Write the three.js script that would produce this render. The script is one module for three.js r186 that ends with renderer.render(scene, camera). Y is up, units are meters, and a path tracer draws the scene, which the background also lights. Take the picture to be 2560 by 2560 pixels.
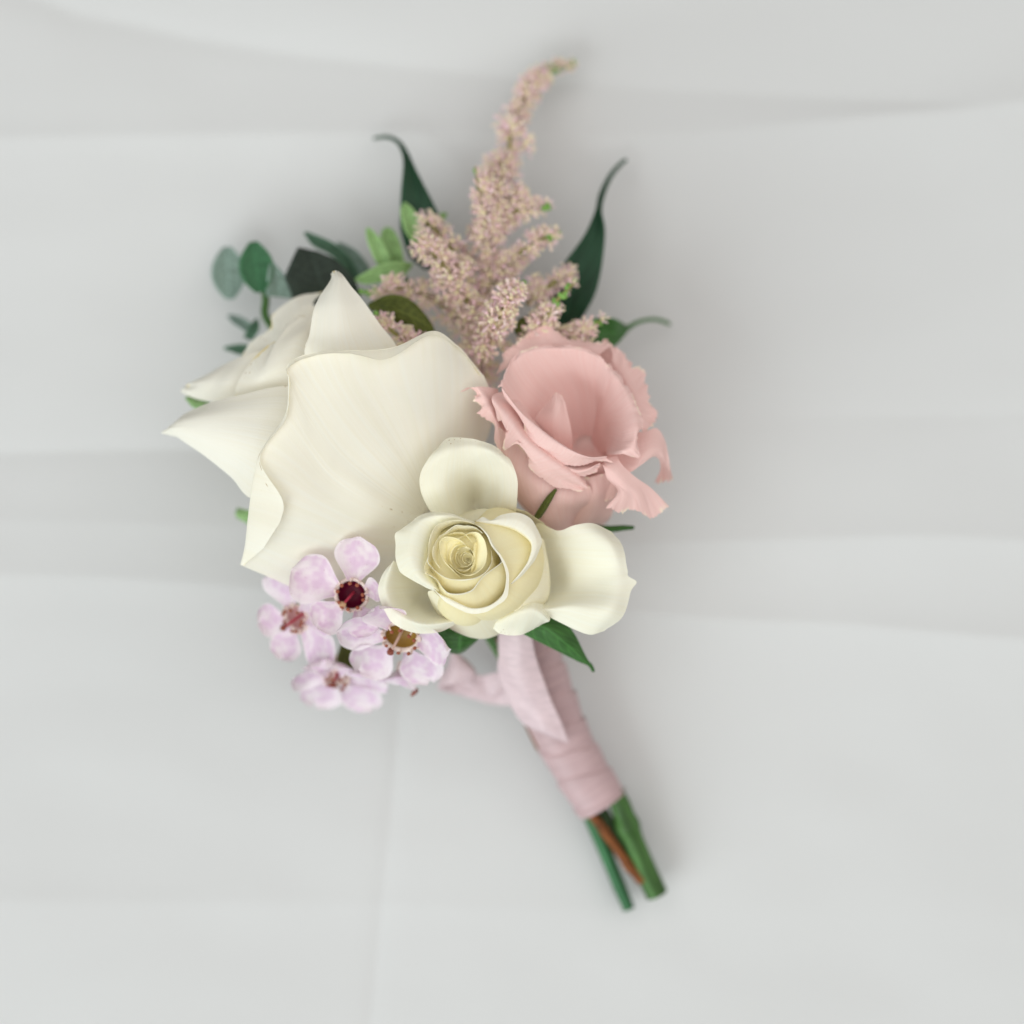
import * as THREE from 'three';
import { mergeGeometries } from 'three/addons/utils/BufferGeometryUtils.js';
import { ImprovedNoise } from 'three/addons/math/ImprovedNoise.js';

// ---------------------------------------------------------------- camera, light, exposure
const CAM = 0.55, FRAME = 0.2;                       // camera height above the cloth, width of cloth in the frame (m)
const scene = new THREE.Scene();
scene.background = new THREE.Color(0.03, 0.031, 0.033);
const camera = new THREE.PerspectiveCamera(2 * Math.atan(FRAME / 2 / CAM) * 180 / Math.PI, 1, 0.02, 20);
camera.position.set(0, CAM, 0);
camera.up.set(0, 0, -1);
camera.lookAt(0, 0, 0);
camera.focus = CAM - 0.0435;
camera.userData.fStop = 4.6;

const renderer = new THREE.WebGLRenderer({ antialias: true });
renderer.setSize(1024, 1024);
renderer.toneMapping = THREE.LinearToneMapping;
renderer.toneMappingExposure = 1.03;
renderer.shadowMap.enabled = true;

// soft daylight from a tall window at the lower left, plus an added fill lamp overhead as room bounce
const windowLight = new THREE.RectAreaLight(new THREE.Color(0.9, 0.985, 1.0), 3.5, 2.4, 2.6);
windowLight.position.set(-1.75, 1.4, 1.7);
windowLight.lookAt(0, 0, 0);
scene.add(windowLight);
const roomFill = new THREE.RectAreaLight(new THREE.Color(1.0, 0.98, 0.955), 1.16, 3.6, 3.6);
roomFill.position.set(0.1, 1.9, 0);
roomFill.lookAt(0, 0, 0);
scene.add(roomFill);
const wallFill = new THREE.RectAreaLight(new THREE.Color(1.0, 0.96, 0.91), 0.9, 3, 1.9);   // added fill lamp, stands in for bounce off an unseen wall
wallFill.position.set(2.0, 1.0, -0.9);
wallFill.lookAt(0, 0, 0);
scene.add(wallFill);

// ---------------------------------------------------------------- helpers
let seed = 20240611;
const rnd = () => { seed = (seed * 1664525 + 1013904223) >>> 0; return seed / 4294967296; };
const rr = (a, b) => a + (b - a) * rnd();
const noise = new ImprovedNoise();
const N = (x, y = 0, z = 0) => noise.noise(x + 31.7, y + 11.3, z + 5.9);
const { clamp, smoothstep, lerp } = THREE.MathUtils;
const V3 = (x, y, z) => new THREE.Vector3(x, y, z);
const S = FRAME / 2560;
// where a place of the photograph (2560 wide) lies when it is h millimetres above the cloth
const at = (x, y, h) => { const k = (CAM - h / 1000) / CAM; return V3((x - 1280) * S * k, h / 1000, (y - 1280) * S * k); };
const view = (x0, y0, k) => (x, y, h) => at(x0 + x / k, y0 + y / k, h);
const mm = (x, y, z) => V3(x / 1000, y / 1000, z / 1000);

const used = {};
const numbered = (n) => { used[n] = (used[n] ?? -1) + 1; return used[n] ? n + '_' + String(used[n]).padStart(3, '0') : n; };
function thing(name, label, category, base, group) {
  const o = new THREE.Group();
  o.name = numbered(name); o.position.copy(base);
  o.userData = { label, category };
  if (group) o.userData.group = group;
  scene.add(o);
  return o;
}
// a part whose geometry is given in world metres, under a thing (or a part) standing at base
function part(name, geo, mat, root, label) {
  const m = new THREE.Mesh(geo, mat);
  m.name = name; m.castShadow = m.receiveShadow = true;
  let b = V3(0, 0, 0);
  for (let p = root; p && p !== scene; p = p.parent) b.add(p.position);
  geo.translate(-b.x, -b.y, -b.z);
  if (label) m.userData.label = label;
  root.add(m);
  return m;
}

function spline(pts, t) {
  const n = pts.length - 1;
  if (n === 0) return pts[0].clone();
  const f = clamp(t, 0, 1) * n, i = Math.min(Math.floor(f), n - 1), s = f - i;
  const p1 = pts[i], p2 = pts[i + 1];
  const p0 = i > 0 ? pts[i - 1] : p1.clone().multiplyScalar(2).sub(p2), p3 = i < n - 1 ? pts[i + 2] : p2.clone().multiplyScalar(2).sub(p1);
  const s2 = s * s, s3 = s2 * s;
  return V3(0, 0, 0).addScaledVector(p0, -0.5 * s3 + s2 - 0.5 * s).addScaledVector(p1, 1.5 * s3 - 2.5 * s2 + 1).addScaledVector(p2, -1.5 * s3 + 2 * s2 + 0.5 * s).addScaledVector(p3, 0.5 * s3 - 0.5 * s2);
}

// A petal or leaf: a net of points (rows from base to tip, each from one side to the other) smoothed into a
// sheet with a real thickness and a rounded rim.
// o: nu, nv, thick (m), wave(u, v) metres along the normal, jag(u) metres past the tip edge, tint(u, v) -> [r, g, b]
function sheet(P, net, o = {}) {
  const nu = o.nu ?? 40, nv = o.nv ?? 40, t = (o.thick ?? 0.00024) / 2;
  const rows = net.map((r) => r.map((p) => P(...p)));
  const pos = [], nor = [];
  for (let j = 0; j <= nv; j++) for (let i = 0; i <= nu; i++) {
    const u = i / nu;
    pos.push(spline(rows.map((r) => spline(r, u)), j / nv));
  }
  const id = (i, j) => j * (nu + 1) + i;
  const normals = () => {
    for (let j = 0; j <= nv; j++) for (let i = 0; i <= nu; i++) {
      const du = pos[id(Math.min(i + 1, nu), j)].clone().sub(pos[id(Math.max(i - 1, 0), j)]);
      const dv = pos[id(i, Math.min(j + 1, nv))].clone().sub(pos[id(i, Math.max(j - 1, 0))]);
      const n = du.cross(dv);
      nor[id(i, j)] = n.lengthSq() > 1e-22 ? n.normalize() : V3(0, 1, 0);
    }
  };
  normals();
  if (o.wave || o.jag) {
    const moved = pos.map((p) => p.clone());
    for (let j = 0; j <= nv; j++) for (let i = 0; i <= nu; i++) {
      const u = i / nu, v = j / nv, q = moved[id(i, j)];
      if (o.wave) q.addScaledVector(nor[id(i, j)], o.wave(u, v));
      if (o.jag) {
        const dv = pos[id(i, nv)].clone().sub(pos[id(i, nv - 3)]).normalize();
        q.addScaledVector(dv, o.jag(u) * Math.pow(v, 16));
      }
    }
    moved.forEach((p, k) => pos[k].copy(p));
    normals();
  }
  const xyz = [], uv = [], col = [], idx = [], n1 = (nu + 1) * (nv + 1);
  const thin = !o.thick;                                  // a petal is a fraction of a millimetre: one translucent sheet
  const put = (p, i, j) => { xyz.push(p.x, p.y, p.z); uv.push(i / nu, j / nv); if (o.tint) col.push(...o.tint(i / nu, j / nv)); };
  for (const side of thin ? [0] : [1, -1]) for (let j = 0; j <= nv; j++) for (let i = 0; i <= nu; i++) {
    const e = Math.min(i, nu - i, j === 0 ? 0 : nv - j), k = e === 0 ? 0.6 : 1;
    put(pos[id(i, j)].clone().addScaledVector(nor[id(i, j)], side * t * k), i, j);
  }
  for (let j = 0; j < nv; j++) for (let i = 0; i < nu; i++) {
    const a = id(i, j), b = id(i + 1, j), c = id(i + 1, j + 1), d = id(i, j + 1);
    idx.push(a, b, c, a, c, d);
    if (!thin) idx.push(n1 + a, n1 + c, n1 + b, n1 + a, n1 + d, n1 + c);
  }
  // rim: one row of points outside the edge, joined to both faces
  const ring = [];
  if (!thin) {
    for (let i = 0; i < nu; i++) ring.push([i, 0]);
    for (let j = 0; j < nv; j++) ring.push([nu, j]);
    for (let i = nu; i > 0; i--) ring.push([i, nv]);
    for (let j = nv; j > 0; j--) ring.push([0, j]);
  }
  const r0 = xyz.length / 3;
  ring.forEach(([i, j]) => {
    const inner = pos[id(clamp(i, 1, nu - 1), clamp(j, 1, nv - 1))], d = pos[id(i, j)].clone().sub(inner);
    if (d.lengthSq() > 1e-16) d.normalize(); else d.set(0, 0, 0);
    put(pos[id(i, j)].clone().addScaledVector(d, t * 0.8), i, j);
  });
  ring.forEach(([i, j], k) => {
    const k2 = (k + 1) % ring.length, [i2, j2] = ring[k2], a = id(i, j), b = id(i2, j2);
    idx.push(a, r0 + k, b, b, r0 + k, r0 + k2, n1 + a, n1 + b, r0 + k, n1 + b, r0 + k2, r0 + k);
  });
  const g = new THREE.BufferGeometry();
  g.setAttribute('position', new THREE.Float32BufferAttribute(xyz, 3));
  g.setAttribute('uv', new THREE.Float32BufferAttribute(uv, 2));
  if (o.tint) g.setAttribute('color', new THREE.Float32BufferAttribute(col, 3));
  g.setIndex(idx);
  g.computeVertexNormals();
  return g;
}

// a round stalk along points, radius a number or a function of 0..1; flat squeezes it towards the cloth
function stalk(pts, radius, o = {}) {
  const n = o.n ?? 40, m = o.m ?? 12, xyz = [], uv = [], idx = [], col = [];
  const R = typeof radius === 'function' ? radius : () => radius;
  const P = [];
  for (let j = 0; j <= n; j++) P.push(spline(pts, j / n));
  let side = null;
  for (let j = 0; j <= n; j++) {
    const T = P[Math.min(j + 1, n)].clone().sub(P[Math.max(j - 1, 0)]).normalize();
    if (!side) side = Math.abs(T.y) < 0.9 ? V3(0, 1, 0).cross(T).normalize() : V3(1, 0, 0).cross(T).normalize();
    side.addScaledVector(T, -side.dot(T)).normalize();
    const up = T.clone().cross(side);
    for (let i = 0; i <= m; i++) {
      const a = i / m * Math.PI * 2, r = R(j / n, a), p = P[j].clone().addScaledVector(side, Math.cos(a) * r).addScaledVector(up, Math.sin(a) * r * (o.flat ?? 1));
      xyz.push(p.x, p.y, p.z); uv.push(i / m, j / n);
      if (o.tint) col.push(...o.tint(j / n, a));
    }
  }
  for (let j = 0; j < n; j++) for (let i = 0; i < m; i++) { const a = j * (m + 1) + i; idx.push(a, a + m + 1, a + 1, a + 1, a + m + 1, a + m + 2); }
  for (const [j, s] of [[0, 1], [n, -1]]) {
    const c = xyz.length / 3;
    xyz.push(P[j].x, P[j].y, P[j].z); uv.push(0.5, j / n); if (o.tint) col.push(...o.tint(j / n, 0));
    for (let i = 0; i <= m; i++) { const q = (j * (m + 1) + i) * 3; xyz.push(xyz[q], xyz[q + 1], xyz[q + 2]); uv.push(i / m, j / n); if (o.tint) col.push(...o.tint(j / n, 0)); }
    for (let i = 0; i < m; i++) { const a = c + 1 + i; s > 0 ? idx.push(c, a, a + 1) : idx.push(c, a + 1, a); }
  }
  const g = new THREE.BufferGeometry();
  g.setAttribute('position', new THREE.Float32BufferAttribute(xyz, 3));
  g.setAttribute('uv', new THREE.Float32BufferAttribute(uv, 2));
  if (o.tint) g.setAttribute('color', new THREE.Float32BufferAttribute(col, 3));
  g.setIndex(idx);
  g.computeVertexNormals();
  return g;
}

// ---------------------------------------------------------------- materials
function texture(w, h, f, srgb = true) {
  const d = new Uint8Array(w * h * 4);
  for (let y = 0; y < h; y++) for (let x = 0; x < w; x++) {
    const c = f(x / w, y / h), i = (y * w + x) * 4;
    d[i] = clamp(c[0], 0, 1) * 255; d[i + 1] = clamp(c[1], 0, 1) * 255; d[i + 2] = clamp(c[2], 0, 1) * 255; d[i + 3] = 255;
  }
  const t = new THREE.DataTexture(d, w, h);
  t.magFilter = THREE.LinearFilter; t.minFilter = THREE.LinearFilter;
  t.wrapS = t.wrapT = THREE.ClampToEdgeWrapping;
  if (srgb) t.colorSpace = THREE.SRGBColorSpace;
  t.needsUpdate = true;
  return t;
}
// veins run from base to tip and fork; k sets how strongly they show
const veins = (u, v, f) => {
  const w = u + 0.01 * N(u * 5, v * 2, 2) + 0.005 * N(u * 13, v * 3, 7);
  return 0.55 * N(w * f, v * 1.1, 1) + 0.3 * N(w * f * 2.3, v * 1.8, 4) + 0.15 * N(w * f * 5, v * 3, 9);
};
function petalMaps(f, k, specks, margin = false, tone = [1, 1, 1], low = [0.985, 0.965, 0.9]) {
  const map = texture(512, 512, (u, v) => {
    const a = veins(u, v, f), s = clamp(0.5 + a * 1.6, 0, 1), b = 0.5 + 0.5 * N(u * 4, v * 4, 20);
    let c = [0, 1, 2].map((i) => tone[i] * lerp(1, low[i], k * (0.75 * s + 0.25 * b)));
    if (specks) {
      const q = N(u * 46, v * 46, 40) + 0.5 * N(u * 110, v * 110, 44), gate = 0.8 * N(u * 3.2, v * 3.2, 50) + 0.3 * smoothstep(Math.max(v, Math.abs(u - 0.5) * 1.9), 0.8, 1);
      const d = smoothstep(q, 0.52, 0.68) * smoothstep(gate, 0.3, 0.45);
      c = c.map((x, i) => lerp(x, [0.62, 0.48, 0.27][i], d * 0.8));
    }
    if (margin) {                                         // dried margin: cream yellow patches with a ragged outline
      const e = v - 0.975 + 0.05 * N(u * 14, v * 3, 55) + 0.03 * N(u * 50, v * 20, 56), y = smoothstep(e, 0, 0.006) * smoothstep(N(u * 5, 3, 57), -0.1, 0.15);
      c = c.map((x, i) => lerp(x, [0.97, 0.9, 0.68][i], y * 0.8));
    }
    return c;
  });
  const bump = texture(512, 512, (u, v) => { const b = 0.5 + 0.6 * veins(u, v, f) + 0.1 * N(u * 70, v * 70, 3); return [b, b, b]; }, false);
  return { map, bump };
}
function petalMaterial(name, color, maps, o = {}) {
  return new THREE.MeshPhysicalMaterial({
    name, color: new THREE.Color().setRGB(...color), map: maps?.map ?? null, bumpMap: maps?.bump ?? null, bumpScale: o.bump ?? 0.00003,
    roughness: o.rough ?? 0.72, specularIntensity: o.spec ?? 0.45, transmission: o.through ?? 0.24, thickness: 0, side: THREE.DoubleSide, vertexColors: !!o.vertex,
    sheen: o.sheen ?? 0, sheenRoughness: 0.6, sheenColor: new THREE.Color(1, 1, 1),
  });
}
const creamMaps = petalMaps(44, 0.35, false), creamSpeck = petalMaps(44, 0.35, true), bigMaps = petalMaps(60, 0.42, true, true, [1, 1, 1], [0.985, 0.965, 0.915]);
const pinkMaps = petalMaps(50, 0.7, false, false, [1, 1, 1], [0.985, 0.94, 0.935]);
const lilacMaps = (() => {
  const map = texture(256, 256, (u, v) => {
    const b = clamp(0.5 + 0.9 * N(u * 3, v * 3, 60) + 0.45 * N(u * 8, v * 8, 61), 0, 1), s = clamp(0.5 + veins(u, v, 14), 0, 1), d = smoothstep(N(u * 36, v * 36, 62), 0.55, 0.7) * 0.5;
    const pale = smoothstep(Math.max(v, Math.abs(u - 0.5) * 2) + 0.1 * N(u * 12, v * 12, 64), 0.84, 0.97);
    return [0, 1, 2].map((i) => lerp(lerp([1, 1, 0.99][i], [0.93, 0.84, 0.925][i], (smoothstep(b, 0.05, 1) * 0.8 + s * 0.2) * (1 - 0.85 * pale)), [0.62, 0.4, 0.45][i], d));
  });
  return { map, bump: creamMaps.bump };
})();
const leafMaps = (() => {
  const rib = (u, v) => { const a = Math.abs(u - 0.5); return { mid: 1 - smoothstep(a, 0.01, 0.035), side: Math.pow(Math.abs(Math.sin((v * 9 - a * 4 + 0.3 * N(u * 3, v * 3, 70)) * Math.PI)), 14) }; };
  return {
    map: texture(256, 256, (u, v) => { const r = rib(u, v), n = 0.5 + 0.5 * N(u * 9, v * 9, 71), m = 0.7 + 0.28 * n + 0.3 * r.mid + 0.12 * r.side + 0.22 * (1 - smoothstep(Math.min(u, 1 - u), 0.005, 0.05)); return [m, m, m * 0.98]; }),
    bump: texture(256, 256, (u, v) => { const r = rib(u, v), b = 0.6 - 0.4 * r.mid - 0.2 * r.side + 0.12 * N(u * 40, v * 40, 72); return [b, b, b]; }, false),
  };
})();
const M = {
  cream: petalMaterial('small_rose_petal', [0.95, 0.935, 0.8], creamMaps),
  creamSpeck: petalMaterial('marked_small_rose_petal', [0.95, 0.935, 0.8], creamSpeck),
  inner: petalMaterial('inner_rose_petal', [0.965, 0.922, 0.73], creamMaps),
  faced: petalMaterial('shade_and_pigment_petal', [1, 1, 1], creamMaps, { vertex: true }),  // vertex colours carry petal pigment and painted shade together
  front: petalMaterial('large_rose_front_petal', [0.955, 0.93, 0.825], bigMaps, { bump: 0.00004 }),
  core: petalMaterial('rose_heart_petal', [0.978, 0.915, 0.62], creamMaps, { through: 0.14 }),
  ivory: petalMaterial('large_rose_petal', [0.95, 0.925, 0.835], bigMaps, { bump: 0.00004 }),
  pink: petalMaterial('pink_petal', [0.9, 0.635, 0.595], pinkMaps, { through: 0.07, vertex: true, bump: 0.00004 }),
  lilac: petalMaterial('lilac_petal', [0.88, 0.795, 0.84], lilacMaps, { rough: 0.55 }),
};
function leafMaterial(name, color, o = {}) { return petalMaterial(name, color, leafMaps, { rough: o.rough ?? 0.5, spec: 0.6, through: o.through ?? 0.06, bump: 0.00012, ...o }); }
Object.assign(M, {
  ruscus: leafMaterial('dark_green_leaf', [0.018, 0.075, 0.035]),
  ruscusTip: leafMaterial('pale_green_tip', [0.16, 0.24, 0.17]),
  sepal: leafMaterial('rose_leaf', [0.06, 0.185, 0.04]),
  olive: leafMaterial('olive_leaf', [0.13, 0.16, 0.03], { rough: 0.7 }),
  lime: leafMaterial('young_leaf', [0.4, 0.66, 0.26], { through: 0.14 }),
  eucalyptus: leafMaterial('eucalyptus_leaf', [0.05, 0.17, 0.075], { rough: 0.6 }),
  sage: leafMaterial('sage_leaf', [0.26, 0.36, 0.31], { rough: 0.75 }),
  greyGreen: leafMaterial('grey_green_leaf', [0.1, 0.2, 0.13], { rough: 0.75 }),
  slate: leafMaterial('dark_slate_leaf', [0.03, 0.045, 0.033], { rough: 0.7 }),
});
const solid = (name, color, rough = 0.6, o = {}) => new THREE.MeshPhysicalMaterial({ name, color: new THREE.Color().setRGB(...color), roughness: rough, specularIntensity: 0.5, ...o });
const barkMaps = (f) => ({ map: texture(128, 512, (u, v) => { const m = 0.8 + 0.3 * N(u * 9, v * f, 80) + 0.12 * N(u * 30, v * f * 3, 81); return [m, m, m]; }) });
M.stem = solid('green_stem', [0.08, 0.2, 0.045], 0.45, barkMaps(5));
M.stemThin = solid('blue_green_stem', [0.05, 0.2, 0.075], 0.45, barkMaps(5));
M.stemShaded = solid('shaded_green_stem', [0.03, 0.06, 0.02], 0.5);  // a stem in shadow: the shade is put into its dark green
M.stemBrown = solid('brown_stem', [0.3, 0.1, 0.028], 0.7, barkMaps(14));
M.twig = solid('olive_twig', [0.3, 0.28, 0.1], 0.7);
M.bud = solid('green_bud', [0.22, 0.42, 0.1], 0.6);
M.floret = new THREE.MeshPhysicalMaterial({ name: 'astilbe_floret', vertexColors: true, roughness: 0.8, specularIntensity: 0.3, side: THREE.DoubleSide });
M.blossomCup = solid('wax_flower_cup', [0.8, 0.66, 0.6], 0.5);
M.maroon = solid('maroon_lining', [0.09, 0.004, 0.018], 0.3);
M.amber = solid('amber_lining', [0.3, 0.17, 0.035], 0.35);
M.rosy = solid('rosy_lining', [0.6, 0.36, 0.36], 0.4);
M.style = solid('crimson_style', [0.5, 0.05, 0.09], 0.4);
M.stylePale = solid('pale_style', [0.72, 0.5, 0.42], 0.5);
M.stigma = solid('tan_stigma', [0.5, 0.3, 0.17], 0.7);
M.stigmaDark = solid('brown_stigma', [0.24, 0.07, 0.05], 0.7);
M.stamen = new THREE.MeshPhysicalMaterial({ name: 'stamen', vertexColors: true, roughness: 0.6, specularIntensity: 0.4 });
const weave = texture(256, 256, (u, v) => { const b = 0.5 + 0.22 * Math.sin(u * 256 * Math.PI / 2) * Math.sin(v * 256 * Math.PI / 2) + 0.1 * N(u * 30, v * 30, 90); return [b, b, b]; }, false);
weave.wrapS = weave.wrapT = THREE.RepeatWrapping;
const satin = (u, v) => { const m = 0.94 + 0.05 * N(u * 3, v * 60, 91) + 0.03 * N(u * 9, v * 160, 92); return [m, m * 0.995, m]; };
M.ribbon = new THREE.MeshPhysicalMaterial({ name: 'pink_satin', color: new THREE.Color().setRGB(0.85, 0.68, 0.7), map: texture(128, 512, satin), roughness: 0.36, specularIntensity: 0.7, transmission: 0.15, thickness: 0, sheen: 0.3, sheenRoughness: 0.4, sheenColor: new THREE.Color(1, 0.92, 0.94), side: THREE.DoubleSide });

M.ribbonWrap = M.ribbon.clone(); M.ribbonWrap.name = 'mauve_satin'; M.ribbonWrap.color.setRGB(0.67, 0.475, 0.48);
// ---------------------------------------------------------------- the cloth
const line = (pts) => (x) => {
  if (x <= pts[0][0]) return pts[0][1] + (x - pts[0][0]) * (pts[1][1] - pts[0][1]) / (pts[1][0] - pts[0][0]);
  const n = pts.length - 1;
  if (x >= pts[n][0]) return pts[n][1] + (x - pts[n][0]) * (pts[n][1] - pts[n - 1][1]) / (pts[n][0] - pts[n - 1][0]);
  let i = 0;
  while (x > pts[i + 1][0]) i++;
  return spline(pts.map((p) => V3(p[0], p[1], 0)), (i + (x - pts[i][0]) / (pts[i + 1][0] - pts[i][0])) / n).y;
};
// a crease along a line: a and La its rise and reach above the line, b and Lb its fall and reach below (negative: a valley)
const creases = [
  [line([[-400, -210], [119, 0], [331, 60], [517, 99], [729, 133], [994, 162], [1280, 189], [1545, 217], [1942, 237], [2273, 255], [2560, 275], [3000, 290]]), -0.1, 110, -0.11, 90, () => 1],
  [line([[-400, 345], [0, 345], [660, 336], [1200, 334], [1600, 341], [1780, 332], [1950, 315], [2200, 290], [2560, 262], [3000, 240]]), 0.1, 110, 0.1, 90, (x) => 1 + 1.3 * smoothstep(x, 1700, 2500)],
  [line([[-400, 1140], [0, 1132], [300, 1125], [800, 1122], [3000, 1120]]), -0.09, 60, -0.1, 110, (x) => 1 - smoothstep(x, 700, 1300)],
  [line([[-400, 1290], [0, 1300], [500, 1312], [1000, 1325], [3000, 1330]]), 0.03, 60, 0.05, 70, (x) => 1 - smoothstep(x, 700, 1200)],
  [line([[-400, 1430], [0, 1436], [300, 1446], [620, 1468], [1000, 1490], [3000, 1500]]), 0.06, 90, 0.1, 100, (x) => 1 - smoothstep(x, 800, 1300)],
  [line([[0, 1050], [1600, 1050], [2100, 1042], [2400, 1040], [2560, 1034], [3000, 1020]]), -0.05, 60, -0.06, 60, (x) => smoothstep(x, 1500, 2300)],
  [line([[0, 1360], [1600, 1357], [2000, 1348], [2300, 1340], [2560, 1352], [3000, 1370]]), 0.1, 110, 0.12, 80, (x) => smoothstep(x, 1200, 1700)],
  [line([[0, 1500], [1600, 1530], [1800, 1548], [2100, 1560], [2400, 1585], [2560, 1600], [3000, 1640]]), 0.12, 90, 0.13, 90, (x) => smoothstep(x, 1200, 1600)],
  [line([[-400, 2240], [0, 2252], [600, 2258], [1000, 2262], [1500, 2275], [2560, 2290], [3000, 2290]]), 0.04, 90, 0.06, 70, (x) => 1 - 0.75 * smoothstep(x, 1100, 1600)],
];
const vertical = line([[1500, 1018], [1740, 1000], [1960, 984], [2250, 954], [2560, 925], [3100, 880]]);
const FOLD = 1.6;
function clothHeight(x, y) {                             // photograph units, both ways
  let h = 0;
  for (const [f, a, La, b, Lb, k] of creases) {
    const d = y - f(x), w = 5, s = d >= 0 ? Math.sqrt(d * d + w * w) - w : -(Math.sqrt(d * d + w * w) - w);
    h += FOLD * k(x) * (s < 0 ? a * La * Math.exp(s / La) : a * La - b * Lb * (1 - Math.exp(-s / Lb)));
  }
  const dv = x - vertical(y), kv = smoothstep(y, 1600, 1850), sv = Math.sqrt(dv * dv + 36) - 6;
  h -= kv * 6 * Math.exp(-sv / (dv < 0 ? 24 : 34));
  h += 9 * N(x / 620, y / 380, 100) + 3.2 * N(x / 260, y / 170, 101);
  return h;
}
{
  const n = 420, ext = 5200, xyz = [], uv = [], idx = [];
  const lowest = -6;
  const spread = (t) => { const c = t * 2 - 1; return 1280 + (ext / 2) * (0.55 * c + 0.45 * c * c * c); };
  for (let j = 0; j <= n; j++) for (let i = 0; i <= n; i++) {
    const x = spread(i / n), y = spread(j / n);
    xyz.push((x - 1280) * S, (clothHeight(x, y) + lowest) * S, (y - 1280) * S);
    uv.push((x - 1280) * S / 0.04, (y - 1280) * S / 0.04);
  }
  for (let j = 0; j < n; j++) for (let i = 0; i < n; i++) { const a = j * (n + 1) + i; idx.push(a, a + n + 1, a + 1, a + 1, a + n + 1, a + n + 2); }
  const g = new THREE.BufferGeometry();
  g.setAttribute('position', new THREE.Float32BufferAttribute(xyz, 3));
  g.setAttribute('uv', new THREE.Float32BufferAttribute(uv, 2));
  g.setIndex(idx); g.computeVertexNormals();
  const m = new THREE.Mesh(g, new THREE.MeshPhysicalMaterial({ name: 'white_cotton', color: new THREE.Color().setRGB(0.622, 0.625, 0.62), roughness: 0.9, specularIntensity: 0.3, bumpMap: weave, bumpScale: 0.00005, sheen: 0.2, sheenRoughness: 0.6, sheenColor: new THREE.Color(1, 1, 1), side: THREE.DoubleSide }));
  m.name = 'cloth'; m.userData.kind = 'structure'; m.receiveShadow = m.castShadow = true;
  m.userData.label = 'white cotton cloth with soft folds under the flowers';
  scene.add(m);
}

// ---------------------------------------------------------------- petals and roses
// soft unevenness of a petal, stronger towards its rim
const ripple = (k, a, f = 5) => (u, v) => a * (0.35 * N(u * 2.5, v * 2.5, k) + 0.65 * smoothstep(v, 0.5, 1) * N(u * f, v * 2, k + 3) + 0.22 * smoothstep(v, 0.8, 1) * N(u * f * 3.6, v * 3, k + 5));
const V1 = view(900, 1050, 2.576), V2 = view(400, 650, 2.273), VZ = view(1100, 780, 3.116), V4 = view(620, 1280, 3.331), V5 = view(850, 100, 2.273), V6 = view(480, 500, 2.683), V7 = view(1020, 1250, 4.83), V8 = view(1050, 1550, 2.509);

// A petal that closes round a rose's heart. Its crest is a list of [x, y, lean, lip, dh]: lean is how far it stands out
// (or in, when negative) below the crest, lip how far it rolls outward past it.
const toned = (a, b) => (u, v) => { const t = smoothstep(v, a, b); return [lerp(0.97, 0.955, t), lerp(0.895, 0.94, t), lerp(0.59, 0.84, t)]; };  // golden face mixes pigment with shade put into the colour; lip stays white
function wrapped(P, C, crest, o) {
  const D = o.depth ?? 10, h0 = o.h;
  const rows = [[], [], [], [], [], []];
  for (const [x, y, b = 0, lip = 0, dh = 0] of crest) {
    const r = Math.hypot(x - C[0], y - C[1]) || 1, ux = (x - C[0]) / r, uy = (y - C[1]) / r, h = h0 + dh;
    const q = (k, z) => [x + ux * k, y + uy * k, z];
    rows[0].push(q(b * 1.5 - (o.tuck ?? 0), h - D));
    rows[1].push(q(b * 1.45, h - D * 0.55));
    rows[2].push(q(b, h - D * 0.27));
    rows[3].push(q(b * 0.26, h - D * 0.095));
    rows[4].push(q(lip * 0.35, h));
    rows[5].push(q(lip, h + 0.08 - lip * 0.002));
  }
  return sheet(P, rows, { nu: o.nu ?? 56, nv: o.nv ?? 34, tint: o.tint, wave: o.wave ?? ripple(o.k ?? 1, 0.0003), jag: (u) => 0.00012 * N(u * 9, (o.k ?? 1) * 3, 6) + 0.00006 * N(u * 30, o.k ?? 1, 6) });
}

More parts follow.
